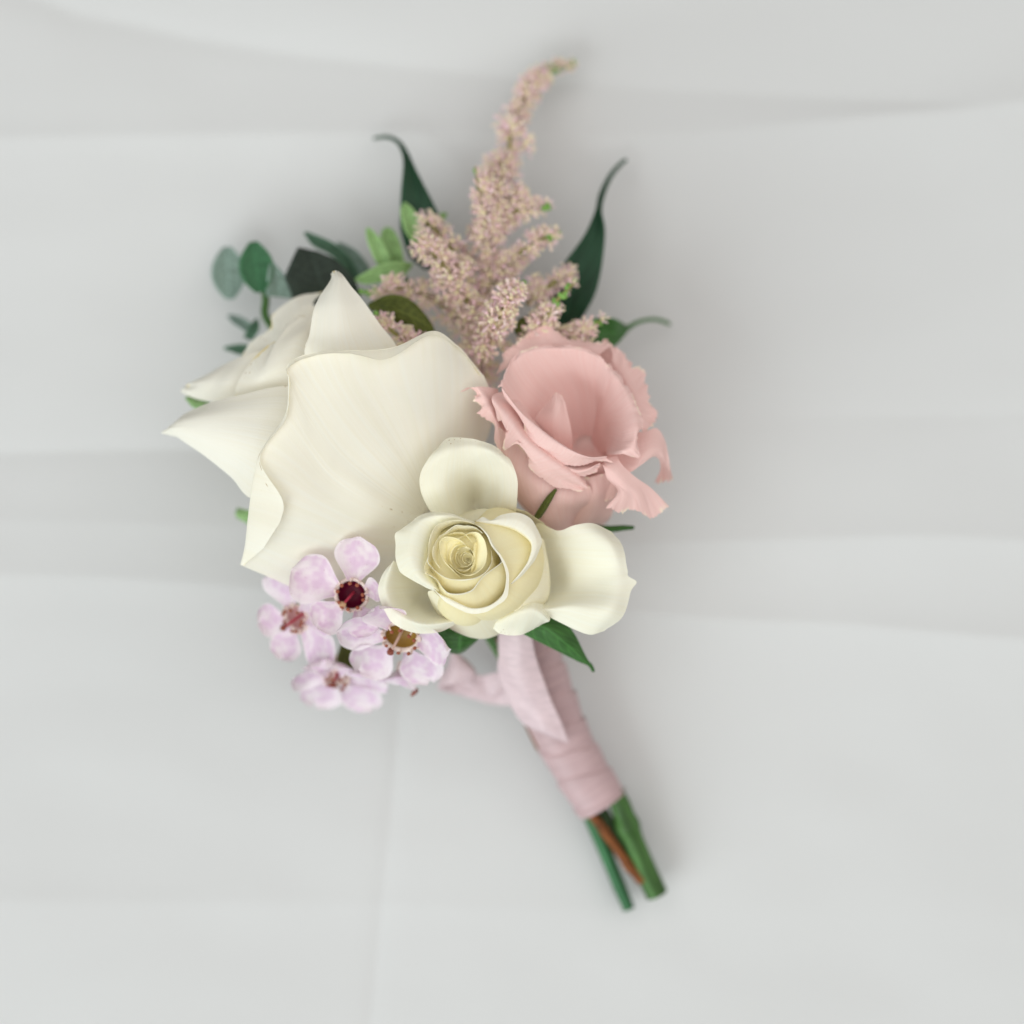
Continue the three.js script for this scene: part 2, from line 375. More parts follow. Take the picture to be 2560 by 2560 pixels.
// --- the small rose that faces the camera
const smallRose = thing('white_rose', 'small cream white rose facing up with its spiral heart open', 'rose', at(1170, 1400, 20));
{
  const C = [725, 705], P = (g, mat = M.cream, name = 'petal') => part(name, g, mat, smallRose);
  const put = (crest, o, mat) => P(wrapped(V7, C, crest, o), mat);
  // tight spiral in the middle
  const curl = [[], [], [], []];
  for (let i = 0; i <= 16; i++) { const t = i / 16, a = t * 8.6 + 1.2, r = 7 + 24 * t, x = 726 + Math.cos(a) * r, y = 712 + Math.sin(a) * r; curl[0].push([x + Math.cos(a) * 9, y + Math.sin(a) * 9, 41]); curl[1].push([x + Math.cos(a) * 6, y + Math.sin(a) * 6, 43]); curl[2].push([x, y, 44.6 - 0.3 * t]); curl[3].push([x + Math.cos(a) * 4, y + Math.sin(a) * 4, 44.65 - 0.3 * t]); }
  P(sheet(V7, curl, { nu: 90, nv: 8 }), M.core);
  const rings = 6;
  for (let k = 0; k < rings; k++) {
    const t = (k + 1) / rings, cx = lerp(722, 668, t), cy = lerp(709, 700, t), rx = lerp(34, 142, t), ry = lerp(32, 160, t), a0 = 0.7 + k * 2.4, crest = [];
    for (let i = 0; i <= 10; i++) {
      const s = i / 10, a = a0 + s * 4.4, g = 0.9 + 0.17 * s + 0.03 * N(a * 1.3, k * 3, 8);
      crest.push([cx + Math.cos(a) * rx * g, cy + Math.sin(a) * ry * g, 16 + 16 * t, 7, 0.25 * N(a, k, 5)]);
    }
    put(crest, { h: lerp(44.3, 45.3, t), depth: 5, nu: 60, nv: 18, k: k * 7, wave: () => 0 }, M.core);
  }
  // the closed heart inside
  { const c = V7(690, 700, 0), g = new THREE.LatheGeometry([[0, 20], [2.5, 20.5], [5, 25], [6.8, 31], [7, 37], [6.7, 40.4], [6.1, 42.4], [5.2, 43.6], [4.2, 44.1], [3.2, 44], [2.3, 43.6], [1.2, 43.3], [0, 43.2]].map(([r, y]) => new THREE.Vector2(r / 1000, y / 1000)), 48); g.translate(c.x, c.y, c.z); part('heart', g, M.core, smallRose); }
  // folded petal over the right of the spiral
  P(sheet(V7, [[[900, 480, 42], [930, 640, 41.5], [900, 790, 41.5], [800, 880, 42]], [[850, 490, 43.6], [860, 640, 43.2], [850, 770, 43.2], [790, 860, 43.5]], [[795, 535, 45.1], [787, 640, 45.4], [775, 760, 45.2], [755, 875, 44.9]]], {}), M.core);
  put([[770, 655, 0, 0, -1.6], [735, 600, 0, 2, -0.8], [690, 545, -6, 4, -0.3], [640, 495, -16, 6], [570, 460, -34, 8], [470, 448, -70, 10], [405, 482, -90, 10], [388, 560, -96, 8], [396, 650, -70, 6], [432, 735, -40, 5], [495, 805, -20, 4], [565, 872, -10, 4], [640, 940, 0, 2, -0.6]], { h: 45.9, depth: 7, k: 11 }, M.core);
  put([[610, 470, 0, 2], [690, 428, -8, 6], [770, 392, -30, 8], [850, 405, -70, 8], [910, 470, -115, 6], [942, 570, -140, 6], [947, 680, -140, 6], [915, 785, -105, 6], [840, 865, -50, 8], [740, 902, -8, 10], [640, 885, 10, 8], [560, 832, 10, 4], [500, 770, 6, 2]], { h: 46, depth: 7, k: 12 }, M.core);
  put([[410, 500, -6, 2], [440, 450, -16, 4], [520, 412, -26, 8], [600, 398, -30, 8], [680, 412, -30, 6], [740, 465, -22, 4], [792, 545, -6, 2, -0.8]], { h: 45.6, depth: 6, k: 13 }, M.core);
  put([[900, 400, -10, 2], [840, 352, -22, 5], [770, 325, -34, 8], [680, 318, -44, 10], [590, 312, -46, 10], [520, 350, -40, 10], [465, 400, -36, 10], [395, 436, -44, 8], [330, 525, -52, 6], [302, 620, -50, 5], [315, 725, -36, 4], [385, 825, -10, 2]], { h: 46.1, depth: 7.5, k: 14 }, M.inner);
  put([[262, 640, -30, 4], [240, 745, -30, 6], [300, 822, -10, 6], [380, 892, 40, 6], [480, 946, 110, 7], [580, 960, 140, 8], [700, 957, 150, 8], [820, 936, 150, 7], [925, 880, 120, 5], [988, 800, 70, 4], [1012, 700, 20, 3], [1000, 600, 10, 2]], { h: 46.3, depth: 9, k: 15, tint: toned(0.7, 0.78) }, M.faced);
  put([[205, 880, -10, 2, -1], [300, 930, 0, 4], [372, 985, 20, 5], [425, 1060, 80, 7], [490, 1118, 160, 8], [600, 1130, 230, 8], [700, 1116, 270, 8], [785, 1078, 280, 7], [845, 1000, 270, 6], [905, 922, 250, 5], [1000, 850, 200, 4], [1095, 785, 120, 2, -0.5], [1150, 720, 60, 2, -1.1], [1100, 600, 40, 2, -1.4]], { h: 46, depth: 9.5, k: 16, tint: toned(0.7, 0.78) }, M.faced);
  put([[430, 1090, -10, 0, -1.2], [345, 962, -40, 4, -0.4], [220, 885, -55, 8], [206, 800, -60, 8], [244, 705, -50, 8], [252, 600, -60, 8], [266, 500, -64, 10], [296, 400, -64, 10], [355, 310, -58, 12], [465, 264, -46, 12], [600, 250, -28, 10], [720, 266, -10, 6], [805, 292, 0, 2, -0.6]], { h: 45.9, depth: 8, k: 17 }, M.inner);
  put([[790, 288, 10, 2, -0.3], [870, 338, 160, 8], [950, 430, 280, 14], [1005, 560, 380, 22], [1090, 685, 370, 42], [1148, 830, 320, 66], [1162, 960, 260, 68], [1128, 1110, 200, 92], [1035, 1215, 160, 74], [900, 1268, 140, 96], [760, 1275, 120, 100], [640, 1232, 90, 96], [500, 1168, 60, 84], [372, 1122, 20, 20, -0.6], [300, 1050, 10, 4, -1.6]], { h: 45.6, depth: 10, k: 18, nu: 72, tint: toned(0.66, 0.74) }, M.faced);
  // right-hand petal with a wide white lip
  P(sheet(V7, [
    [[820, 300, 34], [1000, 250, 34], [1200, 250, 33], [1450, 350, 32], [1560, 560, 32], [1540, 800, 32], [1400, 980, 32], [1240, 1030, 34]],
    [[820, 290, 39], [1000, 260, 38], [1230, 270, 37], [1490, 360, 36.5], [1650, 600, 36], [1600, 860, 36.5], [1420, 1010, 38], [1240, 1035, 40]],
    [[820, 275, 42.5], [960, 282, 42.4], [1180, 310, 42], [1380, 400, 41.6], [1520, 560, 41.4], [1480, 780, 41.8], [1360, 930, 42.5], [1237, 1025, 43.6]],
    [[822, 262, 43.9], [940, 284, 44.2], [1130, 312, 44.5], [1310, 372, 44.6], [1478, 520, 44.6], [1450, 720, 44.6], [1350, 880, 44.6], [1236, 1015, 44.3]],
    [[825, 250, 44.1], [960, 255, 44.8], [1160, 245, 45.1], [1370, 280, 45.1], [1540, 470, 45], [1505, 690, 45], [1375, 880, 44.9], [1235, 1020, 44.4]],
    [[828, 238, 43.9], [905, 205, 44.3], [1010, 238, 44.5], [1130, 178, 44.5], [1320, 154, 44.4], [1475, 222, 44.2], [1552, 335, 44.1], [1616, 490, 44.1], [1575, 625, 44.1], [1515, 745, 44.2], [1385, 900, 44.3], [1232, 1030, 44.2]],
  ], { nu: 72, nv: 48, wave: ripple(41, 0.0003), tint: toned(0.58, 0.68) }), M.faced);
  // broad left-hand petal opened outward
  P(sheet(V7, [
    [[800, 330, 37], [560, 330, 36], [380, 420, 35], [330, 600, 35], [330, 800, 35], [390, 960, 36], [460, 1090, 38]],
    [[805, 300, 42], [560, 285, 41], [360, 360, 40.5], [285, 560, 40.2], [275, 760, 40.2], [310, 930, 41], [420, 1095, 42]],
    [[808, 282, 44.1], [540, 240, 44], [310, 300, 43.8], [215, 520, 43.7], [195, 740, 43.7], [240, 920, 44], [385, 1095, 44]],
    [[808, 272, 44.2], [480, 190, 44.7], [200, 235, 45], [60, 440, 45], [30, 690, 45], [130, 930, 44.8], [370, 1105, 44.3]],
    [[807, 264, 43.9], [640, 205, 44], [520, 165, 43.9], [432, 154, 43.8], [245, 157, 43.9], [120, 205, 43.7], [38, 270, 43.5], [-70, 345, 43.3], [-160, 412, 43.2], [-150, 540, 43.3], [-150, 684, 43.4], [-120, 810, 43.4], [-74, 890, 43.5], [60, 975, 43.6], [151, 1022, 43.7], [250, 1075, 43.8], [357, 1118, 43.8]],
  ], { nu: 72, nv: 44, wave: ripple(43, 0.00035) }));
  // rounded outside of the bud: bottom, left, top and upper right
  P(sheet(V7, [
    [[520, 900, 23], [720, 960, 22], [960, 950, 22], [1150, 850, 23]],
    [[330, 1200, 28], [600, 1440, 28], [1000, 1480, 28], [1450, 1200, 28]],
    [[330, 1330, 33], [560, 1580, 33], [1000, 1660, 33], [1560, 1290, 34]],
    [[260, 1190, 38], [520, 1510, 37], [960, 1600, 37], [1560, 1200, 38]],
    [[240, 1110, 41.5], [500, 1380, 41], [880, 1470, 40.8], [1290, 1180, 42]],
    [[300, 1090, 43.4], [520, 1290, 43.4], [850, 1360, 43], [1170, 1120, 43.6]],
  ], { wave: ripple(45, 0.0002) }), M.inner);
  P(sheet(V7, [
    [[1000, 1000, 23], [1100, 900, 22], [1100, 700, 22], [1000, 560, 23]],
    [[1350, 1330, 28], [1560, 1100, 28], [1560, 700, 28], [1350, 300, 28]],
    [[1500, 1380, 34], [1690, 1180, 35], [1705, 850, 35.5], [1630, 480, 36]],
    [[1420, 1370, 38], [1620, 1170, 38.5], [1640, 850, 38], [1580, 450, 38]],
    [[1240, 1330, 41.5], [1420, 1130, 41], [1480, 840, 39], [1480, 480, 38]],
    [[1100, 1290, 42.5], [1230, 1090, 42.4], [1300, 860, 39], [1380, 500, 36]],
  ], { wave: ripple(46, 0.0002) }), M.inner);
  P(sheet(V7, [
    [[500, 560, 23], [700, 500, 22], [950, 520, 23]],
    [[480, 260, 29], [800, 180, 28], [1250, 260, 29]],
    [[560, 230, 36], [880, 110, 36], [1250, 200, 36]],
    [[620, 260, 40.5], [900, 125, 40], [1180, 210, 40]],
    [[700, 300, 42.5], [930, 220, 42.5], [1100, 260, 42.5]],
  ], { wave: ripple(47, 0.0002) }), M.inner);
  P(sheet(V7, [
    [[1000, 600, 26], [1150, 620, 26], [1250, 680, 26]],
    [[1100, 260, 31], [1380, 270, 31], [1600, 420, 31]],
    [[1160, 150, 36], [1420, 180, 36], [1660, 350, 36]],
    [[1290, 95, 39.5], [1420, 140, 40], [1540, 210, 40], [1650, 285, 39.5]],
  ], { wave: ripple(48, 0.0002) }));
  // outer petals: upper, right (with its rolled lower edge), lower left
  P(sheet(V1, [
    [[620, 760, 30], [740, 740, 29], [860, 720, 29], [960, 700, 30]],
    [[470, 610, 36.5], [610, 590, 34.5], [750, 560, 28], [880, 580, 35], [1000, 600, 38.5]],
    [[395, 470, 40], [560, 440, 39.5], [755, 440, 32.4], [910, 450, 39], [1014, 470, 41]],
    [[388, 350, 42], [560, 310, 41.4], [740, 300, 39.6], [900, 310, 41], [1012, 370, 41.8]],
    [[450, 235, 42.2], [580, 195, 43], [720, 190, 42.4], [850, 210, 43], [968, 255, 41.6]],
    [[505, 175, 41], [580, 115, 41.4], [720, 120, 42], [850, 160, 42], [940, 226, 40.8]],
  ], { nu: 52, nv: 52, wave: ripple(51, 0.0004) }), M.creamSpeck);
  P(sheet(V1, [
    [[1000, 780, 30], [1020, 880, 28], [1040, 980, 27], [1050, 1080, 27], [1040, 1160, 29], [1010, 1200, 31]],
    [[1140, 668, 38.5], [1200, 800, 33.5], [1225, 950, 28.5], [1230, 1080, 29], [1190, 1195, 37], [1105, 1204, 39.2]],
    [[1275, 712, 40], [1320, 800, 37], [1370, 950, 34.6], [1370, 1080, 35], [1345, 1193, 40], [1255, 1288, 38]],
    [[1385, 677, 41], [1460, 800, 40.2], [1520, 960, 38.2], [1520, 1080, 38.6], [1490, 1220, 41.2], [1400, 1358, 38.5]],
    [[1500, 664, 40.4], [1600, 800, 41.8], [1640, 960, 40.6], [1640, 1090, 41], [1600, 1240, 41.8], [1490, 1383, 38.5]],
    [[1620, 720, 39], [1692, 820, 40], [1722, 960, 40.4], [1745, 1080, 40.4], [1690, 1265, 40], [1572, 1362, 38.4]],
  ], { nu: 56, nv: 52, wave: ripple(53, 0.0004), jag: (u) => 0.0011 * Math.exp(-Math.pow((u - 0.555) / 0.045, 2)) - 0.0003 * Math.exp(-Math.pow((u - 0.47) / 0.03, 2)) }));
  P(sheet(V1, [
    [[960, 1180, 33], [1000, 1150, 34], [1060, 1130, 34], [1120, 1120, 34], [1180, 1150, 33], [1215, 1210, 32]],
    [[905, 1262, 38], [960, 1236, 39.6], [1040, 1204, 40.4], [1110, 1197, 40.6], [1180, 1236, 40.1], [1224, 1285, 38.6]],
    [[862, 1305, 38.6], [930, 1296, 40.2], [1020, 1276, 40.8], [1100, 1268, 40.6], [1165, 1288, 39.4], [1195, 1306, 38.2]],
    [[848, 1338, 37.6], [890, 1372, 38], [965, 1388, 38.2], [1050, 1378, 38.2], [1112, 1352, 37.8], [1150, 1332, 37.4]],
  ], { nu: 48, nv: 36, wave: ripple(55, 0.0003) }), M.creamSpeck);
  P(sheet(V1, [
    [[470, 1000, 30], [500, 1100, 29], [530, 1180, 29], [580, 1240, 30]],
    [[330, 960, 35], [370, 1080, 32.6], [430, 1180, 31.4], [520, 1250, 34], [690, 1250, 40]],
    [[255, 925, 39.5], [265, 1080, 37.2], [330, 1200, 36], [440, 1268, 38.6], [640, 1282, 41]],
    [[215, 906, 41], [175, 1080, 40.6], [235, 1225, 40.6], [400, 1315, 41.6], [620, 1300, 41]],
    [[225, 898, 40], [155, 980, 40], [120, 1072, 39.8], [130, 1160, 39.8], [165, 1245, 39.8], [215, 1312, 39.8], [320, 1362, 39.6], [420, 1376, 39.4], [520, 1362, 39], [600, 1322, 39.4], [690, 1256, 40.6]],
  ], { nu: 60, nv: 48, wave: ripple(57, 0.00035) }));
  // green leaves under the bud
  const leaf = (g, mat = M.sepal) => part('leaf', g, mat, smallRose);
  leaf(sheet(V1, [[[900, 1200, 30], [1000, 1180, 30], [1100, 1180, 30]], [[1000, 1340, 32], [1110, 1310, 33.5], [1240, 1270, 32]], [[1060, 1380, 32], [1190, 1340, 33.8], [1330, 1320, 32]], [[1180, 1440, 31.5], [1290, 1410, 33.2], [1385, 1390, 31.5]], [[1300, 1500, 31], [1370, 1480, 32], [1425, 1470, 31]], [[1400, 1550, 30.5], [1440, 1545, 31], [1465, 1545, 30.6]], [[1470, 1580, 29.8], [1482, 1575, 30], [1490, 1572, 29.8]], [[1500, 1622, 28.8], [1505, 1620, 28.8], [1510, 1616, 28.8]]], { nu: 24, nv: 48, thick: 0.0004 }));
  leaf(sheet(V1, [[[640, 1200, 29], [720, 1200, 29], [800, 1200, 29]], [[540, 1330, 30], [660, 1360, 31], [800, 1360, 30]], [[500, 1370, 29], [640, 1420, 30.6], [780, 1390, 29.5]], [[540, 1460, 28], [640, 1470, 29.6], [740, 1430, 28.6]], [[590, 1500, 26.5], [630, 1505, 27], [670, 1490, 26.8]]], { nu: 24, nv: 30, thick: 0.0004 }));
  part('stem', stalk([at(1165, 1410, 26), at(1220, 1560, 16), at(1350, 1760, 10), at(1470, 1930, 9), at(1540, 1992, 8), at(1574, 2080, 7), at(1612, 2170, 6), at(1642, 2236, 5)], (t) => 0.0019 + 0.0003 * smoothstep(t, 0.4, 1) + 0.0005 * Math.exp(-Math.pow((t - 0.69) / 0.03, 2)), { n: 70, m: 20 }), M.stem, smallRose);
}

// --- the large rose on its side
const largeRose = thing('white_rose', 'large ivory white rose lying on its side with one broad veined petal in front', 'rose', at(820, 1200, 15));
{
  const P = (net, o, mat = o.mat ? M.front : M.ivory) => part('petal', sheet(V2, net, o), mat, largeRose);
  P([
    [[1420, 1880, 20], [1440, 1640, 27], [1460, 1500, 30], [1490, 1440, 30], [1530, 1390, 29], [1600, 1330, 27], [1700, 1280, 22]],
    [[1150, 1990, 22], [1150, 1620, 34.5], [1200, 1380, 39.5], [1250, 1260, 40], [1380, 1130, 39.5], [1580, 1030, 36], [1850, 1040, 25]],
    [[860, 1900, 26.5], [880, 1500, 40.8], [980, 1230, 42.8], [1030, 1060, 42.8], [1220, 890, 42], [1570, 760, 38.5], [1890, 860, 28]],
    [[620, 1800, 32], [680, 1420, 43.4], [830, 1060, 43.8], [860, 820, 43.3], [1110, 690, 43], [1570, 560, 40], [1875, 740, 31]],
    [[465, 1735, 35], [490, 1550, 40], [515, 1340, 42.5], [566, 1138, 44], [712, 900, 44], [733, 690, 43.5], [722, 618, 43], [835, 545, 43], [1060, 515, 43.5], [1320, 490, 42.5], [1550, 405, 40.5], [1700, 500, 37], [1835, 650, 33]],
    [[472, 1738, 35.8], [605, 1610, 42.8], [706, 1385, 46], [574, 1136, 44.9], [720, 905, 44.8], [740, 695, 44.1], [720, 620, 43.9], [842, 548, 43.8], [1062, 533, 44.6], [1290, 566, 44.3], [1535, 428, 41.6], [1696, 508, 37.7], [1828, 658, 33.5]],
  ], { nu: 150, nv: 90, mat: 1, jag: (u) => 0.00025 * N(u * 22, 1, 6) + 0.00012 * N(u * 60, 3, 6), wave: (u, v) => 0.0004 * N(u * 2.5, v * 2.5, 61) + 0.0001 * N(u * 7, v * 4, 62) + 0.00025 * smoothstep(v, 0.7, 0.9) * N(u * 16, v * 3, 63) });
  P([
    [[1000, 850, 34], [1000, 1000, 36], [950, 1150, 36], [850, 1300, 33]],
    [[745, 720, 36], [700, 900, 38], [640, 1100, 38.5], [540, 1360, 35.5]],
    [[450, 768, 34.5], [450, 880, 37], [430, 1040, 37.5], [400, 1232, 34]],
    [[280, 808, 32], [270, 890, 35], [240, 1000, 35], [240, 1105, 32.5]],
    [[150, 868, 30], [110, 915, 32], [95, 965, 32], [125, 1025, 31]],
    [[85, 925, 28.6], [55, 948, 29.6], [12, 985, 28], [85, 1003, 29.4]],
  ], { nu: 56, nv: 56, wave: ripple(64, 0.0006) });
  P([
    [[900, 800, 30], [900, 680, 31], [900, 560, 31], [900, 400, 29]],
    [[738, 740, 33], [720, 600, 34.4], [800, 440, 33], [880, 340, 30]],
    [[560, 762, 32], [580, 650, 34], [650, 500, 33], [790, 325, 30]],
    [[430, 774, 30], [440, 700, 31], [500, 600, 31], [600, 500, 30.6], [675, 442, 30], [728, 355, 29.6], [775, 306, 29.2], [830, 318, 29]],
  ], { wave: ripple(66, 0.0005) });
  P([
    [[900, 800, 33], [1100, 800, 33], [1400, 700, 32]],
    [[822, 545, 36.5], [1050, 560, 38.4], [1345, 495, 35]],
    [[850, 420, 37], [1020, 420, 38.8], [1255, 372, 35.6]],
    [[872, 290, 37], [1010, 280, 38.6], [1155, 232, 36.6]],
    [[908, 205, 36.5], [1000, 180, 38], [1088, 152, 37]],
    [[970, 112, 36], [1005, 98, 37], [1046, 95, 36.6]],
    [[971, 76, 35.2], [990, 62, 35.5], [1018, 70, 35.2]],
  ], { nu: 40, nv: 60, wave: ripple(67, 0.0005, 4) });
  P([
    [[800, 800, 24], [800, 650, 25], [700, 500, 24]],
    [[430, 806, 26.5], [430, 690, 28], [530, 525, 26]],
    [[260, 800, 25], [310, 690, 26.5], [420, 570, 25]],
    [[165, 775, 23], [225, 690, 24.6], [330, 612, 23.6]],
    [[118, 748, 20.5], [160, 706, 22], [232, 675, 22.5]],
  ], { wave: ripple(68, 0.0007) });
  P([
    [[900, 700, 22], [950, 500, 22], [950, 300, 20]],
    [[650, 660, 24], [720, 480, 25.5], [870, 250, 22]],
    [[465, 540, 21.5], [520, 458, 22], [622, 390, 22.6], [634, 318, 22], [700, 256, 21.6], [800, 202, 21], [930, 180, 20]],
  ], { wave: ripple(69, 0.0006) });
  // closed petals that fill the head behind the front ones
  P([[[1500, 1600, 20], [1600, 1500, 18], [1700, 1350, 16]], [[1100, 1650, 22], [1200, 1300, 12], [1600, 1000, 12]], [[700, 1500, 24], [800, 1100, 9], [1300, 750, 12]], [[560, 1350, 30], [600, 900, 20], [1100, 560, 24]]], { wave: ripple(70, 0.0006) });
  P([[[1450, 1500, 24], [1550, 1400, 24], [1650, 1300, 22]], [[1100, 1400, 28], [1200, 1150, 31], [1450, 950, 28]], [[800, 1200, 30], [900, 900, 33], [1250, 700, 30]], [[700, 1000, 32], [800, 750, 34], [1100, 600, 33]]], { wave: ripple(71, 0.0006) });
  const sepal = (net) => part('sepal', sheet(V2, net, { nu: 14, nv: 30, thick: 0.0004 }), M.lime, largeRose);
  sepal([[[260, 850, 25], [270, 830, 25.5], [280, 810, 25]], [[190, 835, 22], [200, 815, 22.5], [215, 795, 22]], [[145, 785, 20], [150, 780, 20], [155, 775, 20]]]);
  sepal([[[560, 1440, 22], [570, 1500, 22], [560, 1560, 22]], [[480, 1420, 17], [490, 1460, 18], [500, 1500, 17]], [[440, 1410, 14], [430, 1440, 15], [440, 1465, 14]]]);
  part('stem', stalk([at(1030, 1330, 22), at(1160, 1480, 15), at(1280, 1640, 12), at(1375, 1810, 9), at(1440, 1960, 7), at(1486, 2062, 6), at(1530, 2170, 4.6), at(1572, 2272, 3.4)], (t) => 0.0014 + 0.0001 * Math.sin(t * 20) - 0.0003 * smoothstep(t, 0.9, 1), { n: 60, m: 16 }), M.stemThin, largeRose);
}

// --- the pink lisianthus
const lisianthus = thing('lisianthus', 'pink ruffled lisianthus bloom beside the broad white petal', 'flower', at(1480, 1120, 18));
{
  const creamEdge = (u, v) => { const e = smoothstep(v, 0.935, 1) * smoothstep(0.5 + N(u * 7, 0, 77) + 0.4 * N(u * 19, 0, 78), 0.45, 0.8); return [lerp(1, 1.09, e), lerp(1, 1.4, e), lerp(1, 1.18, e)]; };
  const ruffle = (k, a, f = 7) => (u, v) => a * (0.3 * N(u * 3, v * 3, k) + smoothstep(v, 0.45, 1) * (0.8 * N(u * f, v * 1.5, k + 1) + 0.4 * smoothstep(v, 0.75, 1) * N(u * f * 3, v * 2, k + 2)));
  const frill = (k, a = 0.0011) => (u) => a * (0.55 * N(u * 17, k, 3) + 0.55 * Math.abs(N(u * 42, k, 4))) + 0.28 * a * N(u * 120, k, 5);
  const P = (net, k, o = {}) => part('petal', sheet(VZ, net, { nu: 240, nv: 36, wave: ruffle(k, o.ruffle ?? 0.0007, o.f), jag: o.frill === 0 ? null : frill(k, o.frill), tint: creamEdge }), M.pink, lisianthus);
  P([
    [[620, 540, 27], [900, 430, 26], [1200, 450, 26]],
    [[530, 440, 29.5], [850, 270, 28], [1250, 330, 28]],
    [[440, 480, 28], [500, 350, 27.6], [560, 275, 27.5], [650, 195, 27], [770, 128, 27], [900, 140, 27], [1000, 200, 27], [1180, 235, 27], [1340, 262, 26.5]],
  ], 81, { ruffle: 0.0009 });
  P([
    [[1250, 500, 26], [1400, 750, 28], [1450, 950, 30]],
    [[1340, 380, 27.6], [1500, 640, 29.4], [1550, 880, 31]],
    [[1330, 258, 26.5], [1430, 310, 27], [1480, 420, 27.5], [1575, 445, 27], [1600, 570, 28], [1625, 690, 28.5], [1685, 790, 29], [1665, 860, 29.5], [1580, 935, 31]],
  ], 82, { ruffle: 0.0009 });
  P([
    [[1000, 1120, 22], [1060, 1000, 21], [1120, 960, 21], [1200, 980, 22], [1240, 1060, 22]],
    [[820, 1000, 27], [880, 760, 26], [1040, 640, 25], [1200, 700, 25.5], [1260, 850, 26]],
    [[640, 790, 32], [690, 570, 30.5], [930, 430, 29], [1180, 500, 29], [1300, 640, 30]],
    [[500, 600, 36], [590, 410, 33], [830, 300, 31], [1180, 350, 31], [1330, 520, 32]],
    [[462, 590, 36], [530, 430, 34], [600, 330, 32.4], [720, 285, 31.4], [860, 262, 30.8], [1040, 272, 30.6], [1180, 312, 30.8], [1290, 400, 31.2], [1390, 520, 32]],
  ], 83, { ruffle: 0.0008 });
  P([
    [[1180, 1000, 21], [1230, 1080, 22], [1260, 1120, 23.5]],
    [[1230, 720, 26.5], [1310, 900, 29], [1290, 1090, 31.5]],
    [[1270, 500, 30], [1400, 780, 33.5], [1410, 1000, 36], [1310, 1112, 37]],
    [[1290, 430, 31.2], [1440, 640, 34.2], [1510, 870, 37.2], [1490, 1040, 38.8], [1390, 1110, 38.8]],
    [[1310, 400, 30.8], [1400, 520, 32], [1480, 620, 33.5], [1540, 760, 35.6], [1570, 880, 36.8], [1530, 960, 38], [1550, 1100, 38], [1530, 1140, 37.6], [1430, 1102, 38.4]],
  ], 84, { ruffle: 0.0007 });
  P([
    [[760, 1150, 29], [900, 1170, 29], [1030, 1150, 29]],
    [[728, 870, 32.5], [880, 900, 34.4], [1028, 960, 32.5]],
    [[830, 720, 33.6], [912, 740, 35.2], [988, 760, 33.8]],
    [[884, 642, 33.8], [914, 628, 34.2], [952, 650, 33.8]],
  ], 85, { ruffle: 0.0003, frill: 0 });
  P([
    [[1270, 1200, 33], [1330, 1080, 31], [1450, 930, 30]],
    [[1450, 1255, 35.5], [1540, 1130, 34.5], [1590, 930, 31.5]],
    [[1570, 1190, 35], [1640, 1080, 34], [1690, 905, 31]],
    [[1655, 1128, 33.5], [1710, 1085, 33], [1755, 1000, 31]],
    [[1705, 1150, 31.5], [1742, 1150, 31.5], [1778, 1120, 31]],
    [[1715, 1230, 29], [1755, 1225, 29.5], [1795, 1215, 29.5]],
    [[1675, 1318, 26.5], [1740, 1325, 27], [1815, 1300, 26.5]],
  ], 86, { ruffle: 0.0006 });
  // floor of the cup
  P([
    [[860, 1050, 25], [970, 970, 20], [1120, 940, 19], [1240, 980, 20], [1310, 1090, 26]],
    [[890, 1100, 25], [985, 1020, 20.6], [1120, 990, 19.8], [1230, 1030, 21], [1310, 1120, 26]],
    [[940, 1180, 27], [1020, 1100, 22.5], [1120, 1080, 21.5], [1220, 1100, 23], [1330, 1180, 28]],
    [[900, 1290, 31], [1020, 1290, 29], [1120, 1280, 28], [1220, 1270, 29], [1360, 1240, 31]],
  ], 94, { ruffle: 0.0002, frill: 0 });
  P([
    [[1180, 330, 24], [1330, 480, 26], [1460, 760, 28]],
    [[1240, 270, 25], [1400, 420, 26.5], [1530, 740, 28]],
    [[1270, 215, 24.5], [1390, 300, 25.5], [1470, 380, 26], [1560, 560, 26.5], [1610, 720, 27]],
  ], 95, { ruffle: 0.0006 });
  P([
    [[1090, 1170, 33], [1240, 1160, 33], [1440, 1090, 32]],
    [[1180, 1420, 31], [1330, 1370, 32], [1450, 1260, 31.5]],
    [[1210, 1490, 30], [1340, 1450, 31], [1450, 1340, 31]],
  ], 96, { ruffle: 0.0004, frill: 0.0003 });
  // outside of the cup
  P([
    [[900, 1750, 21], [1000, 1760, 22], [1250, 1680, 20]],
    [[980, 1600, 26.5], [1150, 1620, 28], [1335, 1585, 25]],
    [[1000, 1450, 31], [1230, 1450, 32.4], [1375, 1400, 29]],
    [[1000, 1300, 33], [1200, 1280, 34.4], [1400, 1230, 33]],
  ], 87, { ruffle: 0.0004, frill: 0.0002, f: 4 });
  P([
    [[760, 1660, 24], [830, 1700, 26], [900, 1720, 26.5], [980, 1720, 25], [1050, 1700, 23]],
    [[560, 1400, 28], [650, 1500, 31.5], [800, 1580, 32.8], [960, 1590, 31.8], [1090, 1570, 28]],
    [[440, 1000, 32], [520, 1180, 35], [720, 1340, 36.2], [960, 1450, 35.6], [1200, 1480, 31.5]],
    [[430, 700, 34], [560, 950, 36], [760, 1150, 36.4], [1000, 1290, 35.8], [1170, 1360, 34.4]],
  ], 88, { ruffle: 0.0005, frill: 0.0002 });
  // ruffled lips at the front
  P([
    [[450, 600, 33], [480, 750, 34], [540, 980, 34]],
    [[310, 580, 36], [385, 730, 37], [455, 900, 37]],
    [[172, 606, 36.2], [225, 590, 35.6], [285, 640, 35.6], [272, 690, 36], [325, 735, 36.3], [322, 800, 36.4], [420, 880, 36.5], [440, 940, 36.5], [425, 1010, 36.2], [480, 1080, 36]],
  ], 89, { ruffle: 0.0007 });
